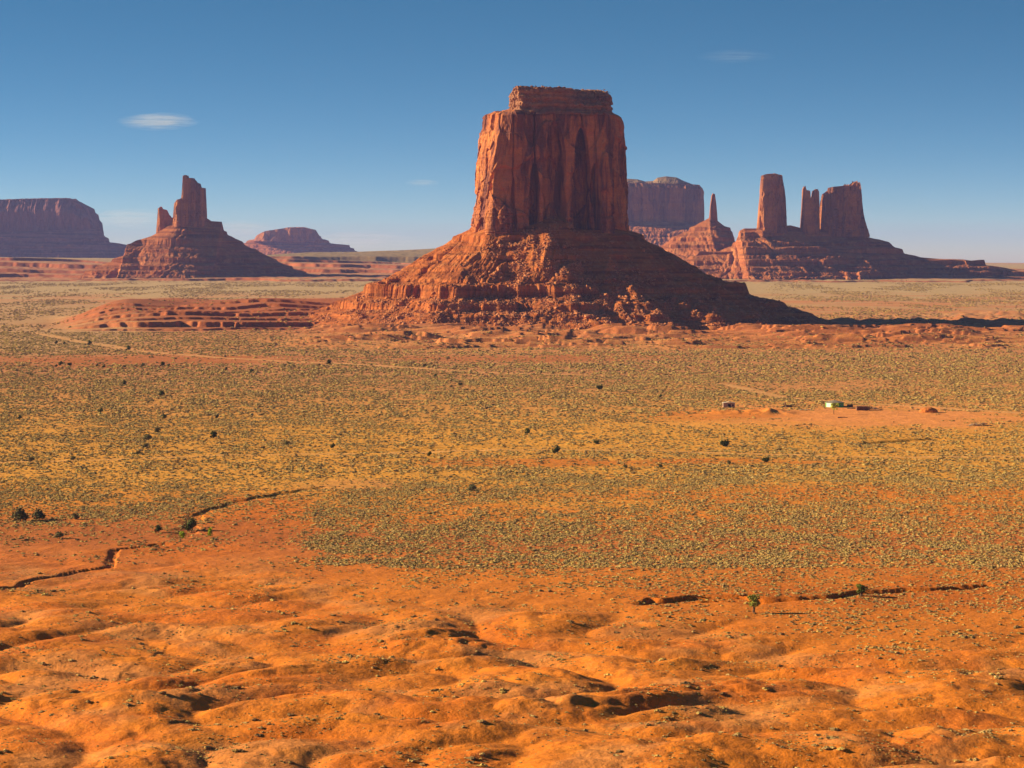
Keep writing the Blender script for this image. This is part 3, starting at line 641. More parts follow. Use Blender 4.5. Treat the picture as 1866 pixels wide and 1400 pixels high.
# small far mesa between the spired butte and the central one
dC = 13500
r = root_at('low_mesa', 540, dC, 'small low terraced mesa far off, between the spired butte and the central butte', 'mesa')
part(r, 'talus_slope', slope_mesh('talus_slope', [(405, 462), (440, 444), (458, 438), (485, 430), (510, 426), (575, 426), (590, 436), (604, 443), (636, 448), (650, 458), (670, 464)], dC, 472, M_FTAL, 360, 0.5, ((433, 2.5, 4), (441, 3.5, 5), (449, 3, 4), (455, 2, 3)), 2.2, 0.8)[1])
part(r, 'cliff', tower_mesh('cliff', [(462, 440), (470, 430), (478, 426), (486, 422), (511, 418), (530, 415), (556, 415), (573, 419), (577, 427), (588, 440)], dC, 440, 260, M_FROCK, 370, 0.2, 4, 0.02, 0.7, 420, 60, None, 0.3))
# right of the central butte: the broad mesa behind
dE = 9600
r = root_at('broad_mesa', 1200, dE, 'broad flat violet-red mesa partly hidden behind the right side of the central butte', 'mesa')
part(r, 'talus_slope', slope_mesh('talus_slope', [(1040, 408), (1100, 404), (1200, 404), (1278, 408), (1300, 420), (1330, 436), (1370, 452)], dE - 172, 466, M_FTAL, 380, 0.34, ((430, 2, 5),), 1.8, 1.3)[1])
part(r, 'cliff', tower_mesh('cliff', [(1050, 425), (1052, 338), (1100, 336), (1180, 336), (1240, 337), (1277, 339), (1280, 347), (1281, 425)], dE, 425, 330, M_FROCK, 390, 0.05, 9, 0.10, 1.0, 900, 140, (0.1, 14), 0.35))
part(r, 'scrubby_top', slope_mesh('scrubby_top', [(1060, 338), (1080, 328), (1145, 326), (1162, 327), (1176, 331), (1190, 330), (1198, 324), (1214, 321.5), (1233, 323.5), (1246, 330), (1262, 336), (1269, 339)], dE + 60, 341, M_SCRUBROCK, 400, 0.35, (), 2.0, 0.5, 0.9)[1])
# thin spire on its cone
dF_ = 6750
r = root_at('thin_spire', 1300, dF_, 'thin needle of rock on a red cone, between the broad mesa and the tall tower', 'spire')
part(r, 'talus_slope', slope_mesh('talus_slope', [(1150, 474), (1190, 462), (1225, 433), (1250, 421), (1270, 409), (1293, 397), (1303, 399), (1320, 412), (1334, 419), (1340, 440), (1356, 452), (1400, 470)], dF_, 474, M_FTAL, 410, 0.55, ((418, 4, 6), (437, 4, 7), (450, 3, 5)), 2.4, 1.2, shear=0.16, pivot=1300)[1])
part(r, 'needle', tower_mesh('needle', [(1292, 404), (1295, 372), (1297, 357), (1299, 353), (1302, 354), (1303, 360), (1305, 373), (1308, 404)], dF_, 406, 22, M_FROCK, 420, 0.05, 2.6, 0.2, 0.55, 200, 120, None, 0.3))
# the castle group on its long ridge
dG = 6250
r = root_at('castle_butte', 1535, dG, 'wide crenellated castle-like butte whose dark slope trails far to the right', 'butte')
part(r, 'talus_slope', slope_mesh('talus_slope', [(1225, 500), (1300, 462), (1336, 443), (1344, 421), (1352, 417), (1374, 417), (1382, 414), (1440, 411), (1460, 416), (1500, 418), (1572, 419), (1590, 431), (1628, 441), (1641, 452), (1666, 462), (1690, 469), (1740, 473), (1776, 474), (1790, 478), (1815, 478), (1835, 485), (1870, 491), (1910, 500), (1960, 508)], dG, 507, M_FTAL, 430, 0.52, ((428, 5, 8), (446, 4, 7), (458, 7, 8), (479, 6, 7), (490, 3, 4), (499, 3, 4)), 1.8, 1.25, wmul=0.85, shear=0.34, pivot=1470)[1])
part(r, 'lower_terrace', slope_mesh('lower_terrace', [(1190, 506), (1236, 482), (1262, 463), (1300, 459), (1380, 457), (1460, 458), (1530, 466), (1570, 483), (1640, 494), (1700, 506)], dG - 90, 508, M_FTAL, 470, 0.45, ((462, 4, 5), (480, 5, 6), (492, 3, 4)), 1.8, 0.8, shear=0.08, pivot=1400)[1])
part(r, 'castle_wall', tower_mesh('castle_wall', [(1494, 428), (1497, 370), (1500, 354), (1504, 352), (1506, 361), (1509, 353), (1512, 342), (1518, 341), (1520, 346), (1523, 341), (1530, 341), (1532, 347), (1535, 341), (1543, 340), (1546, 347), (1549, 344), (1551, 338), (1556, 335), (1565, 335), (1568, 362), (1572, 396), (1582, 430)], dG + 32, 432, 62, M_FROCK, 440, 0.05, 6, 0.14, 2.3, 620, 160, None, 2.0))
r = root_at('rock_tower', 1407, dG, 'tall square rock tower standing alone on the left part of the ridge', 'butte')
part(r, 'tower', tower_mesh('tower', [(1381, 424), (1384, 375), (1387, 346), (1389, 320), (1395, 318), (1410, 317), (1423, 320), (1425, 331), (1428, 346), (1430, 385), (1432, 424)], dG - 30, 426, 62, M_FROCK, 450, 0.05, 5, 0.16, 1.9, 420, 170, None, 0.3))
r = root_at('twin_spire', 1475, dG, 'twin-topped slender rock spire between the square tower and the castle-like butte', 'spire')
part(r, 'spire', tower_mesh('spire', [(1458, 424), (1462, 375), (1463, 346), (1466, 339), (1468, 347), (1475, 348), (1476, 362), (1480, 360), (1482, 348), (1488, 345), (1491, 350), (1492, 375), (1494, 424)], dG, 426, 40, M_FROCK, 460, 0.04, 4, 0.16, 0.75, 360, 150, None, 0.3))
# ================================================================== BOULDERS ON THE RUBBLE SLOPE
rng = np.random.RandomState(12)
def boulder_mesh(seed):
    rs = np.random.RandomState(seed); bm = bmesh.new()
    for _ in range(16):
        v = rs.normal(size=3); v /= np.linalg.norm(v); v = np.sign(v) * np.abs(v) ** 0.6
        bm.verts.new((v[0] * 0.55, v[1] * 0.45, v[2] * 0.40))
    r_ = bmesh.ops.convex_hull(bm, input=bm.verts)
    bmesh.ops.delete(bm, geom=[v for v in bm.verts if not v.link_faces], context='VERTS')
    me = bpy.data.meshes.new('boulder'); bm.to_mesh(me); bm.free(); me.materials.append(M_BOULD); return me
B_ME = [boulder_mesh(k) for k in range(7)]
def rotm(rs, n):
    a, b, c = rs.uniform(0, 2 * np.pi, n), rs.uniform(-0.5, 0.5, n), rs.uniform(-0.5, 0.5, n)
    return a, b, c
gx, gy, gzz = TXg[8:, :].ravel() + MBX, TYg[8:, :].ravel() + MB_D, TZg[8:, :].ravel()
gpx = px_of(gx, gy); gpy = HZ + (CAMZ - gzz) * F / gy
front = (TYg[8:, :].ravel() < 5) & (gzz > 0.3)
wgt = np.zeros(len(gx))
for cx, cy, rx, ry, a in ((960, 440, 60, 26, 1.2), (1000, 480, 55, 45, 1.6), (1040, 530, 70, 45, 1.5), (930, 490, 40, 45, .8), (900, 560, 110, 30, .9), (740, 575, 110, 25, .8), (860, 560, 60, 25, .7), (1100, 570, 80, 25, 1.0), (1160, 530, 45, 35, 1.3), (1220, 560, 90, 30, 1.2), (1330, 570, 80, 25, .6), (690, 560, 40, 20, .8), (1000, 590, 300, 14, .5)):
    wgt += a * np.exp(-(((gpx - cx) / rx) ** 2 + ((gpy - cy) / ry) ** 2))
clus = fbm2(gx / 16, gy / 16, 281, 3); wgt = (wgt + 0.035) * np.clip(0.35 + 1.3 * clus, 0.02, 2) * front
cell = np.hypot(np.gradient(TXg, axis=1), np.gradient(TYg, axis=1))[8:, :].ravel(); wgt *= cell
wgt /= wgt.sum()
NB_BIG, NB = 260, 14000
pick = rng.choice(len(gx), NB, p=wgt); size = np.clip(1.0 / (rng.uniform(0.0, 1, NB) ** 0.42 + 0.12), 0, 6.0) * 0.95 + 0.35
order = np.argsort(-size); pick, size = pick[order], np.sort(size)[::-1]
for i in range(NB_BIG):
    o = link('boulder', B_ME[i % 7]); j = pick[i]; s_ = min(size[i], 7.0)
    o.location = (gx[j], gy[j], gzz[j] + 0.16 * s_); o.scale = (s_ * 1.15, s_, s_ * rng.uniform(0.75, 1.15)); o.rotation_euler = tuple(rng.uniform(-0.5, 0.5, 2)) + (rng.uniform(0, 6.28),)
    tag(o, 'one of the large angular sandstone boulders strewn over the central butte\'s rubble slope', 'boulder', 'large boulders on the central butte\'s rubble slope')
def rubble(name, P, S, mat, label, seed):
    """very many loose stones as one mesh"""
    rs = np.random.RandomState(seed); Vs, Fs, off = [], [], 0
    tm = []
    for me in B_ME:
        v = np.empty(len(me.vertices) * 3, f32); me.vertices.foreach_get('co', v); v = v.reshape(-1, 3)
        me.calc_loop_triangles(); f_ = np.empty(len(me.loop_triangles) * 3, np.int32); me.loop_triangles.foreach_get('vertices', f_); tm.append((v, f_.reshape(-1, 3)))
    which = rs.randint(0, len(tm), len(P))
    for k, (v, f_) in enumerate(tm):
        id_ = np.where(which == k)[0]; n = len(id_)
        if not n: continue
        a, b, c = rotm(rs, n); ca, sa, cb, sb = np.cos(a), np.sin(a), np.cos(b), np.sin(b)
        x = v[None, :, 0] * S[id_, None] * 1.15; y = v[None, :, 1] * S[id_, None]; z = v[None, :, 2] * S[id_, None] * rs.uniform(0.7, 1.2, n)[:, None]
        y, z = y * cb[:, None] - z * sb[:, None], y * sb[:, None] + z * cb[:, None]
        x, y = x * ca[:, None] - y * sa[:, None], x * sa[:, None] + y * ca[:, None]
        V = np.stack([x + P[id_, 0:1], y + P[id_, 1:2], z + P[id_, 2:3] + 0.12 * S[id_, None]], -1)
        Vs.append(V.reshape(-1, 3)); Fs.append((f_[None] + (np.arange(n) * len(v))[:, None, None] + off).reshape(-1, 3)); off += n * len(v)
    return tag(link(name, mesh_np(name, np.concatenate(Vs), None, mat, False, np.concatenate(Fs))), label, kind='stuff')
o = rubble('rim_rubble', RIM[0] - np.array((MBX, MB_D, 0)), RIM[1], M_CAP, 'pale broken blocks along the top edge', 4); o.parent = butte
q = pick[NB_BIG:]
rubble('rubble', np.stack([gx[q], gy[q], gzz[q]], 1), size[NB_BIG:], M_BOULD, 'loose red rubble covering the slope of the central butte', 3)

# ================================================================== VEGETATION
def leafmat(name, lo, hi, rnd=True):
    m, t, b = newmat(name, 0.9)
    r_ = nd(t, 'ShaderNodeObjectInfo').outputs['Random']; P = nd(t, 'ShaderNodeNewGeometry').outputs['Position']
    mx = nd(t, 'ShaderNodeMath', operation='ADD'); t.links.new(r_, mx.inputs[0]); 
    n = nd(t, 'ShaderNodeMath', operation='MULTIPLY_ADD'); t.links.new(noise(t, P, 2.2, 3), n.inputs[0]); n.inputs[1].default_value = 1.0; n.inputs[2].default_value = -0.5
    t.links.new(n.outputs[0], mx.inputs[1])
    c = ramp(t, mx.outputs[0], [(0.1, lo), (0.55, tuple((a + b_) / 2 for a, b_ in zip(lo, hi))), (0.95, hi)])
    t.links.new(c, b.inputs['Base Color']); return m
M_SAGE = leafmat('sage_leaves', (0.23, 0.14, 0.056), (0.55, 0.35, 0.115))
M_SAGE2 = leafmat('straw_sage_leaves', (0.34, 0.215, 0.065), (0.66, 0.45, 0.12))
M_JUN = leafmat('juniper_leaves', (0.035, 0.05, 0.012), (0.10, 0.12, 0.03))
M_DULL = leafmat('grey_green_leaves', (0.10, 0.095, 0.04), (0.21, 0.19, 0.085))
M_LIME = leafmat('lime_leaves', (0.22, 0.30, 0.015), (0.42, 0.50, 0.03))
M_YELL = leafmat('yellow_green_leaves', (0.40, 0.42, 0.04), (0.62, 0.60, 0.08))
M_TREE = leafmat('olive_leaves', (0.12, 0.145, 0.022), (0.29, 0.29, 0.05))
M_BARK = flatmat('bark', (0.13, 0.075, 0.045), 0.35, 6)
def leaf_cloud(n, fn, size, seed, rs=None):
    """n bent leaf sprays placed by fn(rs) -> centre, outward direction"""
    rs = np.random.RandomState(seed); V, Fq = [], []
    for i in range(n):
        c, out = fn(rs); s_ = size * rs.uniform(0.6, 1.4)
        d = rs.normal(size=3); d = d + np.array(out) * 0.9; d /= np.linalg.norm(d)
        u = np.cross(d, rs.normal(size=3)); u /= np.linalg.norm(u) + 1e-9; w = np.cross(d, u)
        b = len(V); c = np.array(c)
        V += [c - u * s_ * 0.5, c + w * s_ * 0.45 + d * 0.12 * s_, c + u * s_ * 0.5, c - w * s_ * 0.45 + d * 0.12 * s_]; Fq.append((b, b + 1, b + 2, b + 3))
    return np.array(V), np.array(Fq)
def sage_mesh(seed, mat, n=34):
    """a low lumpy clump: rounded leafy masses with sprays standing out of them"""
    rs0 = np.random.RandomState(seed + 99)
    lob = [(0, 0, 0.16, 0.40)] + [(rs0.uniform(-0.32, 0.32), rs0.uniform(-0.32, 0.32), rs0.uniform(0.08, 0.18), rs0.uniform(0.20, 0.32)) for _ in range(3)]
    def fn(rs):
        x, y, z, r_ = lob[rs.randint(4)]; v = rs.normal(size=3); v[2] = abs(v[2]) * 0.9; v /= np.linalg.norm(v)
        k = r_ * rs.uniform(0.9, 1.12); return (x + v[0] * k, y + v[1] * k, z + v[2] * k * 0.8 - 0.02), v
    V, Fq = leaf_cloud(n, fn, 0.20, seed); Vs = [V]; T = []; off = len(V)
    bm = bmesh.new(); bmesh.ops.create_icosphere(bm, subdivisions=2, radius=1); bm.verts.ensure_lookup_table()
    iv = np.array([v.co[:] for v in bm.verts]); it = np.array([[v.index for v in f_.verts] for f_ in bm.faces]); bm.free()
    for x, y, z, r_ in lob:
        k = r_ * (1 + 0.30 * rs0.normal(size=len(iv)))[:, None]; Vs.append(iv * k * np.array((1, 1, 0.8)) + np.array((x, y, z))); T.append(it + off); off += len(iv)
    return mesh_np('sagebrush', np.concatenate(Vs) * np.array((1.1, 1.1, 0.68)), Fq, mat, False, np.concatenate(T))
SAGE = [sage_mesh(k, M_SAGE if k < 4 else M_SAGE2) for k in range(6)]
# candidates over the plain, thinned by the soil bands
rs = np.random.RandomState(77)
def scatter(n, d0, d1, acc, tmax=None):
    tmax = tmax or (0.36 if d1 < 1300 else 0.30); n = int(n * tmax / 0.235); u = rs.uniform(0, 1, n); d = np.sqrt(d0 ** 2 + u * (d1 ** 2 - d0 ** 2)).astype(f32); x = (rs.uniform(-tmax, tmax, n) * d).astype(f32)
    k = rs.uniform(0, 1, n) < acc(x, d); return x[k], d[k]
def cover(x, d): return sage_density(x, d)
A_ = lambda d0, d1: 0.235 * (d1 ** 2 - d0 ** 2)
parts_ = []
for d0, d1, per, s0, s1 in ((360, 640, 0.7, 0.3, 0.9), (640, 900, 2.1, 0.3, 1.0), (900, 1250, 0.72, 0.4, 1.35), (1250, 1700, 0.36, 0.55, 1.75), (1700, 2700, 0.15, 0.8, 2.3)):
    x, d = scatter(int(A_(d0, d1) * per), d0, d1, cover); parts_.append((x, d, (s0 + (s1 - s0) * rs.uniform(0, 1, len(x)) ** 1.6) * (1 + 0.5 * (rs.uniform(0, 1, len(x)) > 0.95))))
# scrub of the far straw-coloured plain
def far_cover(x, d):
    q = px_of(x, d); side = np.maximum(sst(760, 560, q), sst(1380, 1500, q) ) * sst(2500, 2900, d) * (1 - sst(5600, 6100, d))
    return side * sst(-0.3, 0.4, fbm2(x / 140, d / 420, 125, 3)) * (1 - 0.85 * blob(q, py_of(d), 420, 580, 300, 22))
x, d = scatter(int(A_(2500, 6000) * 0.012), 2500, 6000, far_cover); parts_.append((x, d, rs.uniform(1.5, 3.6, len(x))))
# small tufts in the foreground, thickest in hollows and on shaded banks
def tuft(x, d):
    n = fbm2(x / 18, d / 18, 120, 3); h = 0.5 * (np.abs(p2(x / 9, d / 9, 122)) < 0.16)
    return np.clip(0.07 + 0.93 * sst(0.0, 0.6, n) + 0.35 * h, 0, 1) * hummock_amt(px_of(x, d), py_of(d))
x, d = scatter(int(A_(360, 640) * 1.5), 360, 640, tuft); parts_.append((x, d, 0.14 + 0.40 * rs.uniform(0, 1, len(x)) ** 2.5 + 0.8 * (rs.uniform(0, 1, len(x)) > 0.985)))
SX, SD, SS = (np.concatenate([p_[k] for p_ in parts_]) for k in range(3))
SZ = gz(SX, SD)
far_first = np.argsort(-(SS / SD) * (np.abs(SX / SD) < 0.205) * (py_of(SD) < 1392))
ind, rest = far_first[:300], far_first[300:]
for i in ind:
    o = link('sagebrush', SAGE[rs.randint(6)]); s_ = SS[i]
    o.location = (SX[i], SD[i], SZ[i] - 0.03); o.scale = (s_ * rs.uniform(0.9, 1.3), s_, s_ * rs.uniform(0.8, 1.1)); o.rotation_euler = (0, 0, rs.uniform(0, 6.28))
    tag(o, 'one of the larger grey-green sagebrush clumps dotted over the orange ground nearest the viewer', 'shrub', 'larger sagebrush clumps near the viewer')
pm = bpy.data.meshes.new('sage_scrub'); pm.vertices.add(len(rest)); pm.vertices.foreach_set('co', np.stack([SX[rest], SD[rest], SZ[rest] - 0.04], 1).astype(f32).ravel())
def att(nm, tp, val): a = pm.attributes.new(nm, tp, 'POINT'); a.data.foreach_set('value', val)
att('size', 'FLOAT', SS[rest].astype(f32)); att('turn', 'FLOAT', rs.uniform(0, 6.28, len(rest)).astype(f32)); att('pick', 'INT', rs.randint(0, 6, len(rest)).astype(np.int32))
scrub = tag(link('sage_scrub', pm), 'low grey-green and straw sagebrush covering the plain', kind='stuff')
gn = bpy.data.node_groups.new('scatter', 'GeometryNodeTree'); gn.interface.new_socket('Geometry', in_out='INPUT', socket_type='NodeSocketGeometry'); gn.interface.new_socket('Geometry', in_out='OUTPUT', socket_type='NodeSocketGeometry')
gi = gn.nodes.new('NodeGroupInput'); go = gn.nodes.new('NodeGroupOutput'); iop = gn.nodes.new('GeometryNodeInstanceOnPoints'); gj = gn.nodes.new('GeometryNodeJoinGeometry')
for k, me in enumerate(reversed(SAGE)):
    o = bpy.data.objects.new('sagebrush_source', me); oi = gn.nodes.new('GeometryNodeObjectInfo'); oi.inputs['Object'].default_value = o; oi.inputs['As Instance'].default_value = True
    gn.links.new(oi.outputs['Geometry'], gj.inputs[0])
def named(nm, tp):
    n = gn.nodes.new('GeometryNodeInputNamedAttribute'); n.data_type = tp; n.inputs['Name'].default_value = nm; return n.outputs['Attribute']
gn.links.new(gi.outputs[0], iop.inputs['Points']); gn.links.new(gj.outputs[0], iop.inputs['Instance']); iop.inputs['Pick Instance'].default_value = True
gn.links.new(named('pick', 'INT'), iop.inputs['Instance Index']); gn.links.new(named('size', 'FLOAT'), iop.inputs['Scale'])
cxyz = gn.nodes.new('ShaderNodeCombineXYZ'); gn.links.new(named('turn', 'FLOAT'), cxyz.inputs['Z']); gn.links.new(cxyz.outputs[0], iop.inputs['Rotation'])
gn.links.new(iop.outputs[0], go.inputs[0]); md = scrub.modifiers.new('scatter', 'NODES'); md.node_group = gn

# single junipers, bushes and small trees
def trunk_mesh(h, r0, seed, limbs=3, lean=0.1):
    rs_ = np.random.RandomState(seed); bm = bmesh.new()
    def limb(p0, p1, ra, rb, n=6, seg=4):
        p0, p1 = Vector(p0), Vector(p1); ax = (p1 - p0).normalized(); u = ax.orthogonal().normalized(); w = ax.cross(u); prev = None
        for i in range(seg + 1):
            f_ = i / seg; c = p0.lerp(p1, f_) + (u * rs_.uniform(-.5, .5) + w * rs_.uniform(-.5, .5)) * ra * (0.6 if 0 < i < seg else 0); r_ = ra + (rb - ra) * f_
            ring = [bm.verts.new(c + (u * math.cos(6.2832 * k / n) + w * math.sin(6.2832 * k / n)) * r_) for k in range(n)]
            if prev:
                for k in range(n): bm.faces.new((prev[k], prev[(k + 1) % n], ring[(k + 1) % n], ring[k]))
            prev = ring
        bm.faces.new(prev)
    top = (lean * h, 0, h * 0.55); limb((0, 0, -0.2), top, r0, r0 * 0.6)
    for k in range(limbs):
        a = 6.28 * k / limbs + rs_.uniform(-.4, .4); limb(top, (lean * h + math.cos(a) * h * 0.26, math.sin(a) * h * 0.26, h * rs_.uniform(0.75, 0.92)), r0 * 0.55, r0 * 0.15, 5, 3)
    me = bpy.data.meshes.new('trunk'); bm.to_mesh(me); bm.free(); me.materials.append(M_BARK); return me
def crown_mesh(h, w, base, mat, seed, n=420, nl=9, leaf=0.16, lean=0.0):
    rs0 = np.random.RandomState(seed); lob = []
    for i in range(nl):
        a = rs0.uniform(0, 6.28); r_ = w * 0.5 * rs0.uniform(0.0, 0.62); zz = base + (h - base) * rs0.uniform(0.18, 0.82)
        lob.append((lean * h + r_ * math.cos(a), r_ * math.sin(a), zz, w * rs0.uniform(0.18, 0.30)))
    def fn(rs_):
        x, y, z, r_ = lob[rs_.randint(nl)]; v = rs_.normal(size=3); v /= np.linalg.norm(v); k = r_ * rs_.uniform(0.45, 1.1)
        return (x + v[0] * k, y + v[1] * k, max(base * 0.9 + 0.05, z + v[2] * k * 0.9)), v
    V, Fq = leaf_cloud(n, fn, leaf * w, seed); return mesh_np('crown', V, Fq, mat)
KIND = {}
def plant(kind, px, py, hpx, label, cat, group=None, wpx=None, dz=0.0):
    d = dist_of(py); x = (px - CX) * d / F; z = float(gz(np.array([x]), np.array([d]))[0]); k = d / F
    h = hpx * k
    nm = {'j': 'juniper_shrub', 'g': 'grey_shrub', 'l': 'lime_shrub', 't': 'juniper_tree', 'y': 'small_tree'}[kind]
    r_ = empty(nm, (x, d, z - 0.05), label, cat, group)
    v = abs(hash((int(px), 3))) % 4; key = (kind, v)
    if key not in KIND:
        mat = {'j': M_JUN, 'g': M_DULL, 'l': M_LIME, 't': M_TREE, 'y': M_YELL}[kind]; sd = 500 + 17 * v + 7 * ord(kind)
        if kind == 't': KIND[key] = (trunk_mesh(1, 0.07, sd, 4, 0.05), crown_mesh(1, 0.68, 0.24, mat, sd, 900, 13, 0.10, 0.02))
        elif kind == 'y': KIND[key] = (trunk_mesh(1, 0.035, sd, 3, -0.04), crown_mesh(1, 0.85, 0.45, mat, sd, 320, 7, 0.12, -0.06))
        else: KIND[key] = (trunk_mesh(0.8, 0.05, sd, 4), crown_mesh(1, 1.25, 0.08, mat, sd, 420, 10, 0.13))
    tm, cm = KIND[key]
    for nm2, me in (('trunk', tm), ('crown', cm)):
        o = link(nm2, me, r_); o.scale = ((wpx or hpx) * k * (1.0 if wpx is None else 1.0), (wpx or hpx) * k, h)
    return r_
plant('t', 1373, 1116, 36, 'tall oval green juniper tree beside the dark gully in the right foreground', 'tree', None, 40)
plant('t', 1569, 1087, 24, 'round bushy green juniper at the end of the gully, right of the taller tree', 'tree', None, 42)
plant('y', 1520, 758, 20, 'small yellow-green tree standing alone in front of the green hogan', 'tree', None, 22)
J = [(103, 628, 6, 'leftmost small juniper on the straw slope left of the red ledges'), (117, 629, 5, 'tiny juniper just right of the leftmost one on the straw slope'), (163, 630, 8, 'upright olive juniper in the middle of the straw slope at left'),
     (234, 638, 8, 'dark juniper at the right end of the straw slope, by the pale track'), (111, 668, 8, 'taller of the dark junipers paired below the left red strip'), (103, 671, 5, 'lower left juniper of the pair below the left red strip'), (127, 668, 7, 'dark juniper just right of the pair below the left red strip'),
     (177, 669, 5, 'flat juniper in the row under the red strip, first after the gap'), (189, 671, 5, 'small juniper second after the gap in the row under the red strip'), (227, 670, 5, 'small pale juniper halfway along the row under the red strip'), (260, 668, 6, 'wide low juniper right of the middle of the row under the red strip'),
     (296, 667, 8, 'biggest dark juniper closing the row under the red strip'), (308, 668, 5, 'small juniper touching the right side of the biggest one in the row'), (412, 675, 5, 'small low juniper on the sage between the row and the lone dark one'), (458, 679, 7, 'lone dark juniper below the right end of the red strip'),
     (599, 664, 8, 'upright juniper right beside the pale track under the central butte'), (226, 702, 8, 'juniper alone on open sage above the darkest round one'), (294, 722, 10, 'darkest round juniper on the open sage left of centre'), (184, 754, 9, 'compact green juniper on the left sage plain'), (36, 767, 8, 'dark juniper nearest the left edge in the middle distance'),
     (300, 764, 7, 'wide low juniper above the pair of green bushes at left'), (396, 763, 7, 'small juniper above the big dark round bush at left'), (389, 799, 12, 'big dark round bush left of centre, largest on the sage'), (793, 687, 6, 'tiny juniper on the sage under the front of the central butte'), (839, 702, 7, 'dark juniper by the bare red patch below the butte'),
     (1093, 711, 10, 'broad olive juniper right of centre near the top of the sage'), (1204, 726, 6, 'small dark juniper above the left end of the homestead'), (961, 790, 10, 'upright dark juniper in the bright sand above the long wash'), (1087, 810, 9, 'bright green round juniper on the right end of the long wash'), (1015, 829, 14, 'full green juniper just below the long wash'),
     (783, 833, 9, 'low dark juniper under the left part of the long wash'), (607, 817, 9, 'dark green juniper left of the long wash'), (1321, 815, 15, 'tallest juniper below the homestead, with a bushy top'), (1396, 845, 12, 'dark round juniper on the red strip at right'), (349, 964, 22, 'dark green upright juniper beside the bend of the left gully'), (288, 968, 13, 'olive juniper on the red ground left of the gully bend')]
for px, py, h, lab in J: plant('j', px, py, h, lab, 'shrub', 'junipers on the plain', h * 1.05)
G = [(37, 947, 24, 'largest grey-green bush at the left edge, with a visible trunk'), (71, 945, 20, 'pale twiggy grey bush right of the largest one at the left edge'), (138, 945, 13, 'low dome-shaped grey bush right of the twiggy one'), (108, 978, 13, 'faint grey bush on the red ground below the left bushes'), (286, 790, 10, 'green-grey bush, upper one of two at left of the big dark round bush'), (269, 803, 12, 'grey bush, lower one of two at left of the big dark round bush'),
     (56, 842, 10, 'dull bush on the sage near the left edge'), (133, 839, 8, 'wide dull bush on the upper rim of the left sand'), (265, 817, 8, 'small grey bush beneath the two bushes left of centre'), (251, 829, 8, 'dull bush at the lower left of the small grey one'), (523, 811, 9, 'dull bush on bright sand left of the green juniper by the wash'),
     (860, 897, 13, 'dark twiggy bush standing alone in the centre of the plain'), (1140, 857, 8, 'dull bush on the red strip right of centre'), (1204, 856, 8, 'small grey bush right of the dull one on the red strip'), (1329, 849, 8, 'grey bush left of the round juniper on the red strip'), (773, 670, 7, 'wide olive bush by the pale track below the butte')]
for px, py, h, lab in G: plant('g', px, py, h, lab, 'shrub', 'single grey bushes on the plain', h * 1.1)
plant('l', 332, 979, 13, 'bright lime-green bush left of the gully bend', 'shrub', None, 12)
plant('l', 383, 974, 15, 'slim bright lime-green bush right of the gully bend', 'shrub', None, 9)

# ================================================================== THE HOMESTEAD
M_GREEN = flatmat('green_paint', (0.10, 0.42, 0.10), 0.2, 1.2); M_MINT = flatmat('sunlit_wall_and_frame_mint', (0.62, 0.80, 0.66), 0.06, 1.0); M_ROOF = flatmat('weathered_roof', (0.24, 0.19, 0.14), 0.25, 2.5); M_DARK = flatmat('dark_opening', (0.03, 0.025, 0.022), 0.2)  # mint serves as painted sunlight on one hogan wall and as window-frame paint
M_WOOD = flatmat('old_wood', (0.22, 0.11, 0.065), 0.4, 3); M_PALEW = flatmat('pale_timber', (0.52, 0.36, 0.22), 0.3, 3); M_PLAS = flatmat('pinkish_plaster', (0.42, 0.27, 0.20), 0.15, 1.5); M_PROOF = flatmat('pale_sheet_roof', (0.6, 0.5, 0.4), 0.12, 1); M_GLASS = flatmat('window_glass', (0.05, 0.06, 0.07), 0.2, 1, 0.2); M_EARTH = flatmat('packed_red_earth', (0.52, 0.16, 0.035), 0.25, 1.5)
def bmo(name, mat, parent, fn, loc=None):
    bm = bmesh.new(); fn(bm); bmesh.ops.recalc_face_normals(bm, faces=bm.faces); me = bpy.data.meshes.new(name); bm.to_mesh(me); bm.free(); me.materials.append(mat); return link(name, me, parent, loc)
def box(bm, x0, x1, y0, y1, z0, z1, rot=None):
    g = bmesh.ops.create_cube(bm, size=1)['verts']
    for v in g: v.co = Vector((x0 + (v.co.x + .5) * (x1 - x0), y0 + (v.co.y + .5) * (y1 - y0), z0 + (v.co.z + .5) * (z1 - z0)))
    return g
def log(bm, a, b, r_, n=7):
    a, b = Vector(a), Vector(b); q_ = (b - a).to_track_quat('Z', 'Y'); g = bmesh.ops.create_cone(bm, cap_ends=True, segments=n, radius1=r_, radius2=r_ * 0.8, depth=(b - a).length)['verts']
    for v in g: v.co = q_ @ v.co + (a + b) / 2
def site(px, py):
    d = dist_of(py); x = (px - CX) * d / F; return (x, d, float(gz(np.array([x]), np.array([d]))[0]))
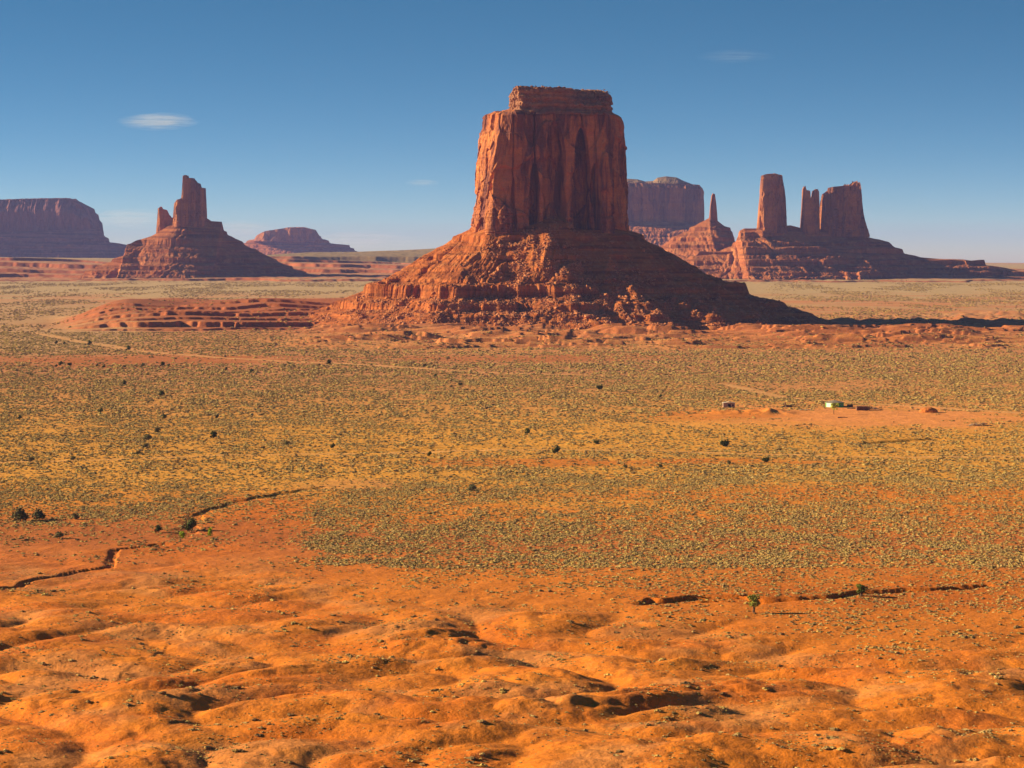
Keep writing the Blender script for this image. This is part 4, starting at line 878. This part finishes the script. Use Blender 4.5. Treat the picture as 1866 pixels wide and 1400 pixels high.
# hogan: eight walls under a low cone
hg = empty('hogan', site(1521, 743), 'green eight-sided hogan with a low grey roof on the bare red ground', 'house')
A8 = [math.pi / 8 + k * math.pi / 4 for k in range(8)]; HR, HH = 5.0, 2.35
def ring8(r_, z): return [(r_ * math.cos(a), r_ * math.sin(a), z) for a in A8]
def walls(bm, sel, r_=HR):
    lo, hi = ring8(r_, -0.3), ring8(r_, HH)
    for k in sel: bm.faces.new([bm.verts.new(p) for p in (lo[k], lo[(k + 1) % 8], hi[(k + 1) % 8], hi[k])])
bmo('wall', M_GREEN, hg, lambda bm: walls(bm, [0, 1, 2, 3, 5, 6, 7]))
o = bmo('sunlit_wall', M_MINT, hg, lambda bm: walls(bm, [4])); o['label'] = 'green wall on the sunny side, its sunlight painted in as pale mint'  # sunward green wall, its sunlit brightness put into the colour
def roof8(bm):
    e = [bm.verts.new(p) for p in ring8(HR + 0.35, HH - 0.05)]; e2 = [bm.verts.new(p) for p in ring8(HR + 0.35, HH + 0.10)]; c = [bm.verts.new(p) for p in ring8(0.55, HH + 1.25)]
    for k in range(8):
        bm.faces.new((e[k], e[(k + 1) % 8], e2[(k + 1) % 8], e2[k])); bm.faces.new((e2[k], e2[(k + 1) % 8], c[(k + 1) % 8], c[k]))
    bm.faces.new(c); bm.faces.new(e)
rf = bmo('roof', M_ROOF, hg, roof8); bmo('smoke_pipe', M_DARK, rf, lambda bm: log(bm, (0, 0, HH + 1.1), (0, 0, HH + 1.8), 0.14))
def on_wall(k, u0, u1, z0, z1, t):
    a, b = Vector(ring8(HR, 0)[k]), Vector(ring8(HR, 0)[(k + 1) % 8]); n_ = ((a + b) / 2).normalized()
    def f_(bm):
        p = [a.lerp(b, u) + Vector((0, 0, z)) + n_ * o_ for o_ in (-0.05, t) for u, z in ((u0, z0), (u1, z0), (u1, z1), (u0, z1))]; v = [bm.verts.new(q_) for q_ in p]
        for i in ((0, 1, 2, 3), (4, 5, 6, 7), (0, 1, 5, 4), (1, 2, 6, 5), (2, 3, 7, 6), (3, 0, 4, 7)): bm.faces.new([v[j] for j in i])
    return f_
bmo('door', M_WOOD, hg, on_wall(5, 0.4, 0.64, 0, 1.95, 0.06))
wf = bmo('window', M_MINT, hg, on_wall(6, 0.34, 0.66, 0.85, 1.75, 0.06)); bmo('pane', M_GLASS, wf, on_wall(6, 0.38, 0.62, 0.93, 1.67, 0.08))
lt = empty('lean_to', site(1549, 743), 'low dark lean-to beside the right side of the green hogan', 'shed')
bmo('wall', M_WOOD, lt, lambda bm: [box(bm, -1.5, 1.5, -0.8, -0.65, 0, 1.3), box(bm, -1.5, -1.35, -0.65, 1, 0, 1.3), box(bm, 1.35, 1.5, -0.65, 1, 0, 1.3)]); bmo('roof', M_DARK, lt, lambda bm: box(bm, -1.7, 1.7, -1, 1.2, 1.3, 1.45))
sh = empty('shed', site(1328, 745), 'small flat-roofed pinkish shed standing alone at the left of the homestead', 'shed')
bmo('wall', M_PLAS, sh, lambda bm: box(bm, -3.1, 3.1, -1.8, 1.8, -0.3, 2.4))
def gable(bm):
    P_ = [(-3.4, 2.4), (0, 2.95), (3.4, 2.4), (3.4, 2.55), (0, 3.12), (-3.4, 2.55)]
    f0 = [bm.verts.new((x, -2.1, z)) for x, z in P_]; f1 = [bm.verts.new((x, 2.1, z)) for x, z in P_]
    bm.faces.new(f0); bm.faces.new(f1)
    for i in range(6): bm.faces.new((f0[i], f0[(i + 1) % 6], f1[(i + 1) % 6], f1[i]))
bmo('roof', M_PROOF, sh, gable); bmo('door', M_DARK, sh, lambda bm: box(bm, -0.6, 0.9, -1.86, -1.7, 0, 1.9)); bmo('window', M_DARK, sh, lambda bm: box(bm, 1.7, 2.5, -1.86, -1.7, 0.9, 1.7))
cr = empty('wooden_pen', site(1572, 749), 'dark wooden stock pen with poles across its top, right of the hogan', 'pen')
def pen(bm):
    for z in (0.25, 0.75, 1.25, 1.75):
        log(bm, (-3.2, -1.6, z), (3.2, -1.6, z), 0.25); log(bm, (-3.2, -1.6, z), (-3.2, 1.6, z), 0.25); log(bm, (3.2, -1.6, z), (3.2, 1.6, z), 0.25); log(bm, (-3.2, 1.6, z), (3.2, 1.6, z), 0.25)
bmo('log_wall', M_WOOD, cr, pen)
for x in (-3.3, -1.1, 1.1, 3.3): bmo('post', M_WOOD, cr, lambda bm: log(bm, (x, -1.9, -0.2), (x + 0.1, -1.9, 2.5), 0.13))
bmo('roof_pole', M_WOOD, cr, lambda bm: [log(bm, (x, -2.2, 2.2), (x + 0.4, 2.2, 2.3 + 0.1 * (x > 0)), 0.12) for x in np.linspace(-3, 3, 9)])
rs = np.random.RandomState(9)
def pile(name, px, py, label, cat, w, h, n, mats, dk=1.2):
    r_ = empty(name, site(px, py), label, cat)
    for mi, mt in enumerate(mats):
        def f_(bm):
            for i in range(n):
                x = rs.uniform(-w / 2, w / 2) * 0.8 + (mi - (len(mats) - 1) / 2) * w * 0.35; a = rs.uniform(-0.5, 0.5); l_ = rs.uniform(0.6, 1.5); z = rs.uniform(0.1, h) * (1 - abs(2 * x / w) ** 2 * 0.6 if abs(2 * x / w) < 1 else 0.3); y = rs.uniform(-dk, dk)
                log(bm, (x - l_ * math.cos(a), y, max(0.1, z - 0.15)), (x + l_ * math.cos(a), y + math.sin(a), z + rs.uniform(-0.1, 0.3)), rs.uniform(0.09, 0.22))
        bmo('timber', mt, r_, f_)
    return r_
pile('scrap_pile', 1590, 748, 'low heap of dark scrap wood on the right side of the stock pen', 'pile', 5, 1.2, 16, (M_WOOD, M_PALEW))
pile('scrap_pile', 1553, 747, 'tiny heap of dark wood left of the stock pen', 'pile', 3, 0.5, 8, (M_WOOD,))
pile('wood_pile', 1785, 778, 'pile of pale and dark timber at the right end of the bare ground', 'pile', 9, 1.5, 22, (M_PALEW, M_WOOD))
b_ = pile('brush_pile', 1437, 744, 'dark brush pile with a raised stump, between the shed and the hogan', 'pile', 6, 1.1, 16, (M_DARK, M_WOOD)); bmo('stump', M_WOOD, b_, lambda bm: log(bm, (-1.6, 0, 0), (-1.9, 0, 2.6), 0.35))
pile('timber_heap', 1468, 750, 'scatter of pale boards on the ground left of the hogan', 'pile', 8, 0.5, 14, (M_PALEW,))
lg = bmo('fallen_log', M_WOOD, None, lambda bm: [log(bm, (-2.6, 0, 0.15), (1.2, 0.3, 0.3), 0.28), log(bm, (-0.8, 0, 0.25), (2.4, -0.3, 0.2), 0.18)], site(1536, 764)); tag(lg, 'dark fallen log lying in front of the small yellow-green tree', 'log')
md_ = empty('earth_mound', site(1692, 753), 'smooth rounded mound of red earth alone on the bare ground at right', 'mound')
def mound(bm):
    bmesh.ops.create_uvsphere(bm, u_segments=40, v_segments=20, radius=1)
    for v in bm.verts:
        n_ = v.co.copy(); w_ = 1 + 0.08 * float(p2(n_.x * 3, n_.y * 3 + n_.z, 5)); v.co = Vector((n_.x * 4.9 * w_, n_.y * 3.6 * w_, n_.z * 2.6 * w_))
o = bmo('earth_dome', M_EARTH, md_, mound)

# ================================================================== CLOUDS (high, thin, beyond the haze)
def cloud(px, py, wpx, hpx, d, dens, label, seed):
    x, y, z = W(px, py, d); k = d / F
    def f_(bm):
        bmesh.ops.create_icosphere(bm, subdivisions=4, radius=1)
        for v in bm.verts:
            n_ = v.co.copy(); w_ = 1 + 0.25 * float(p2(n_.x * 2.2 + seed, n_.z * 2 + n_.y, seed)); v.co = Vector((n_.x * wpx * k / 2 * w_, n_.y * wpx * k / 3 * w_, n_.z * hpx * k / 2 * w_ + 0.06 * hpx * k * n_.x))
    m = bpy.data.materials.new('cloud_vapour'); m.use_nodes = True; t = m.node_tree; t.nodes.clear(); vv = t.nodes.new('ShaderNodeVolumePrincipled'); vv.inputs['Color'].default_value = (1, 0.97, 0.95, 1); vv.inputs['Anisotropy'].default_value = 0.2
    g = t.nodes.new('ShaderNodeTexCoord').outputs['Generated']
    mp_ = nd(t, 'ShaderNodeMapping'); mp_.inputs['Location'].default_value = (-0.5, -0.5, -0.5); t.links.new(g, mp_.inputs[0]); ln = nd(t, 'ShaderNodeVectorMath', operation='LENGTH'); t.links.new(mp_.outputs[0], ln.inputs[0])
    fall = nd(t, 'ShaderNodeMapRange'); fall.inputs['From Min'].default_value = 0.5; fall.inputs['From Max'].default_value = 0.05; fall.inputs['To Max'].default_value = 1; t.links.new(ln.outputs['Value'], fall.inputs['Value'])
    n_ = noise(t, g, 4.5, 6, 0.68, (0.8, 1.0, 2.0)); r_ = nd(t, 'ShaderNodeMapRange'); r_.inputs['From Min'].default_value = 0.40; r_.inputs['From Max'].default_value = 0.75; t.links.new(n_, r_.inputs['Value'])
    a = nd(t, 'ShaderNodeMath', operation='MULTIPLY'); t.links.new(fall.outputs[0], a.inputs[0]); t.links.new(r_.outputs[0], a.inputs[1]); b = nd(t, 'ShaderNodeMath', operation='MULTIPLY'); t.links.new(a.outputs[0], b.inputs[0]); b.inputs[1].default_value = dens / (wpx * k)
    t.links.new(b.outputs[0], vv.inputs['Density']); t.links.new(vv.outputs[0], t.nodes.new('ShaderNodeOutputMaterial').inputs['Volume'])
    return tag(bmo('cloud', m, None, f_, (x, y, z)), label, 'cloud')
cloud(288, 221, 150, 34, 60000, 4.0, 'bright white wisp of cloud alone in the sky above the spired butte', 3)
cloud(1340, 103, 150, 26, 60000, 0.5, 'very faint wisp of cloud high in the right of the sky', 4)
cloud(768, 333, 70, 14, 60000, 1.4, 'tiny faint cloud streak left of the central butte', 5)
cloud(235, 398, 190, 40, 70000, 2.2, 'low pale cloud streak between the left mesa and the spired butte', 6)
cloud(440, 420, 140, 40, 70000, 2.0, 'low pale cloud streak touching the right side of the spired butte', 7)
cloud(665, 437, 240, 36, 70000, 2.4, 'long low cloud streak between the small low mesa and the central butte', 8)

# ================================================================== AIR
hz_me = bpy.data.meshes.new('haze'); bm = bmesh.new(); bmesh.ops.create_cube(bm, size=1); bm.to_mesh(hz_me); bm.free()
hz = link('haze', hz_me); hz.scale = (230000, 40000, 470); hz.location = (0, 14500, 200); tag(hz, kind='stuff')
m = bpy.data.materials.new('haze'); m.use_nodes = True; t = m.node_tree; t.nodes.clear()
v = t.nodes.new('ShaderNodeVolumePrincipled'); v.inputs['Density'].default_value = 2.05e-5; v.inputs['Color'].default_value = (0.34, 0.40, 1.0, 1)
t.links.new(v.outputs[0], t.nodes.new('ShaderNodeOutputMaterial').inputs['Volume']); hz_me.materials.append(m)
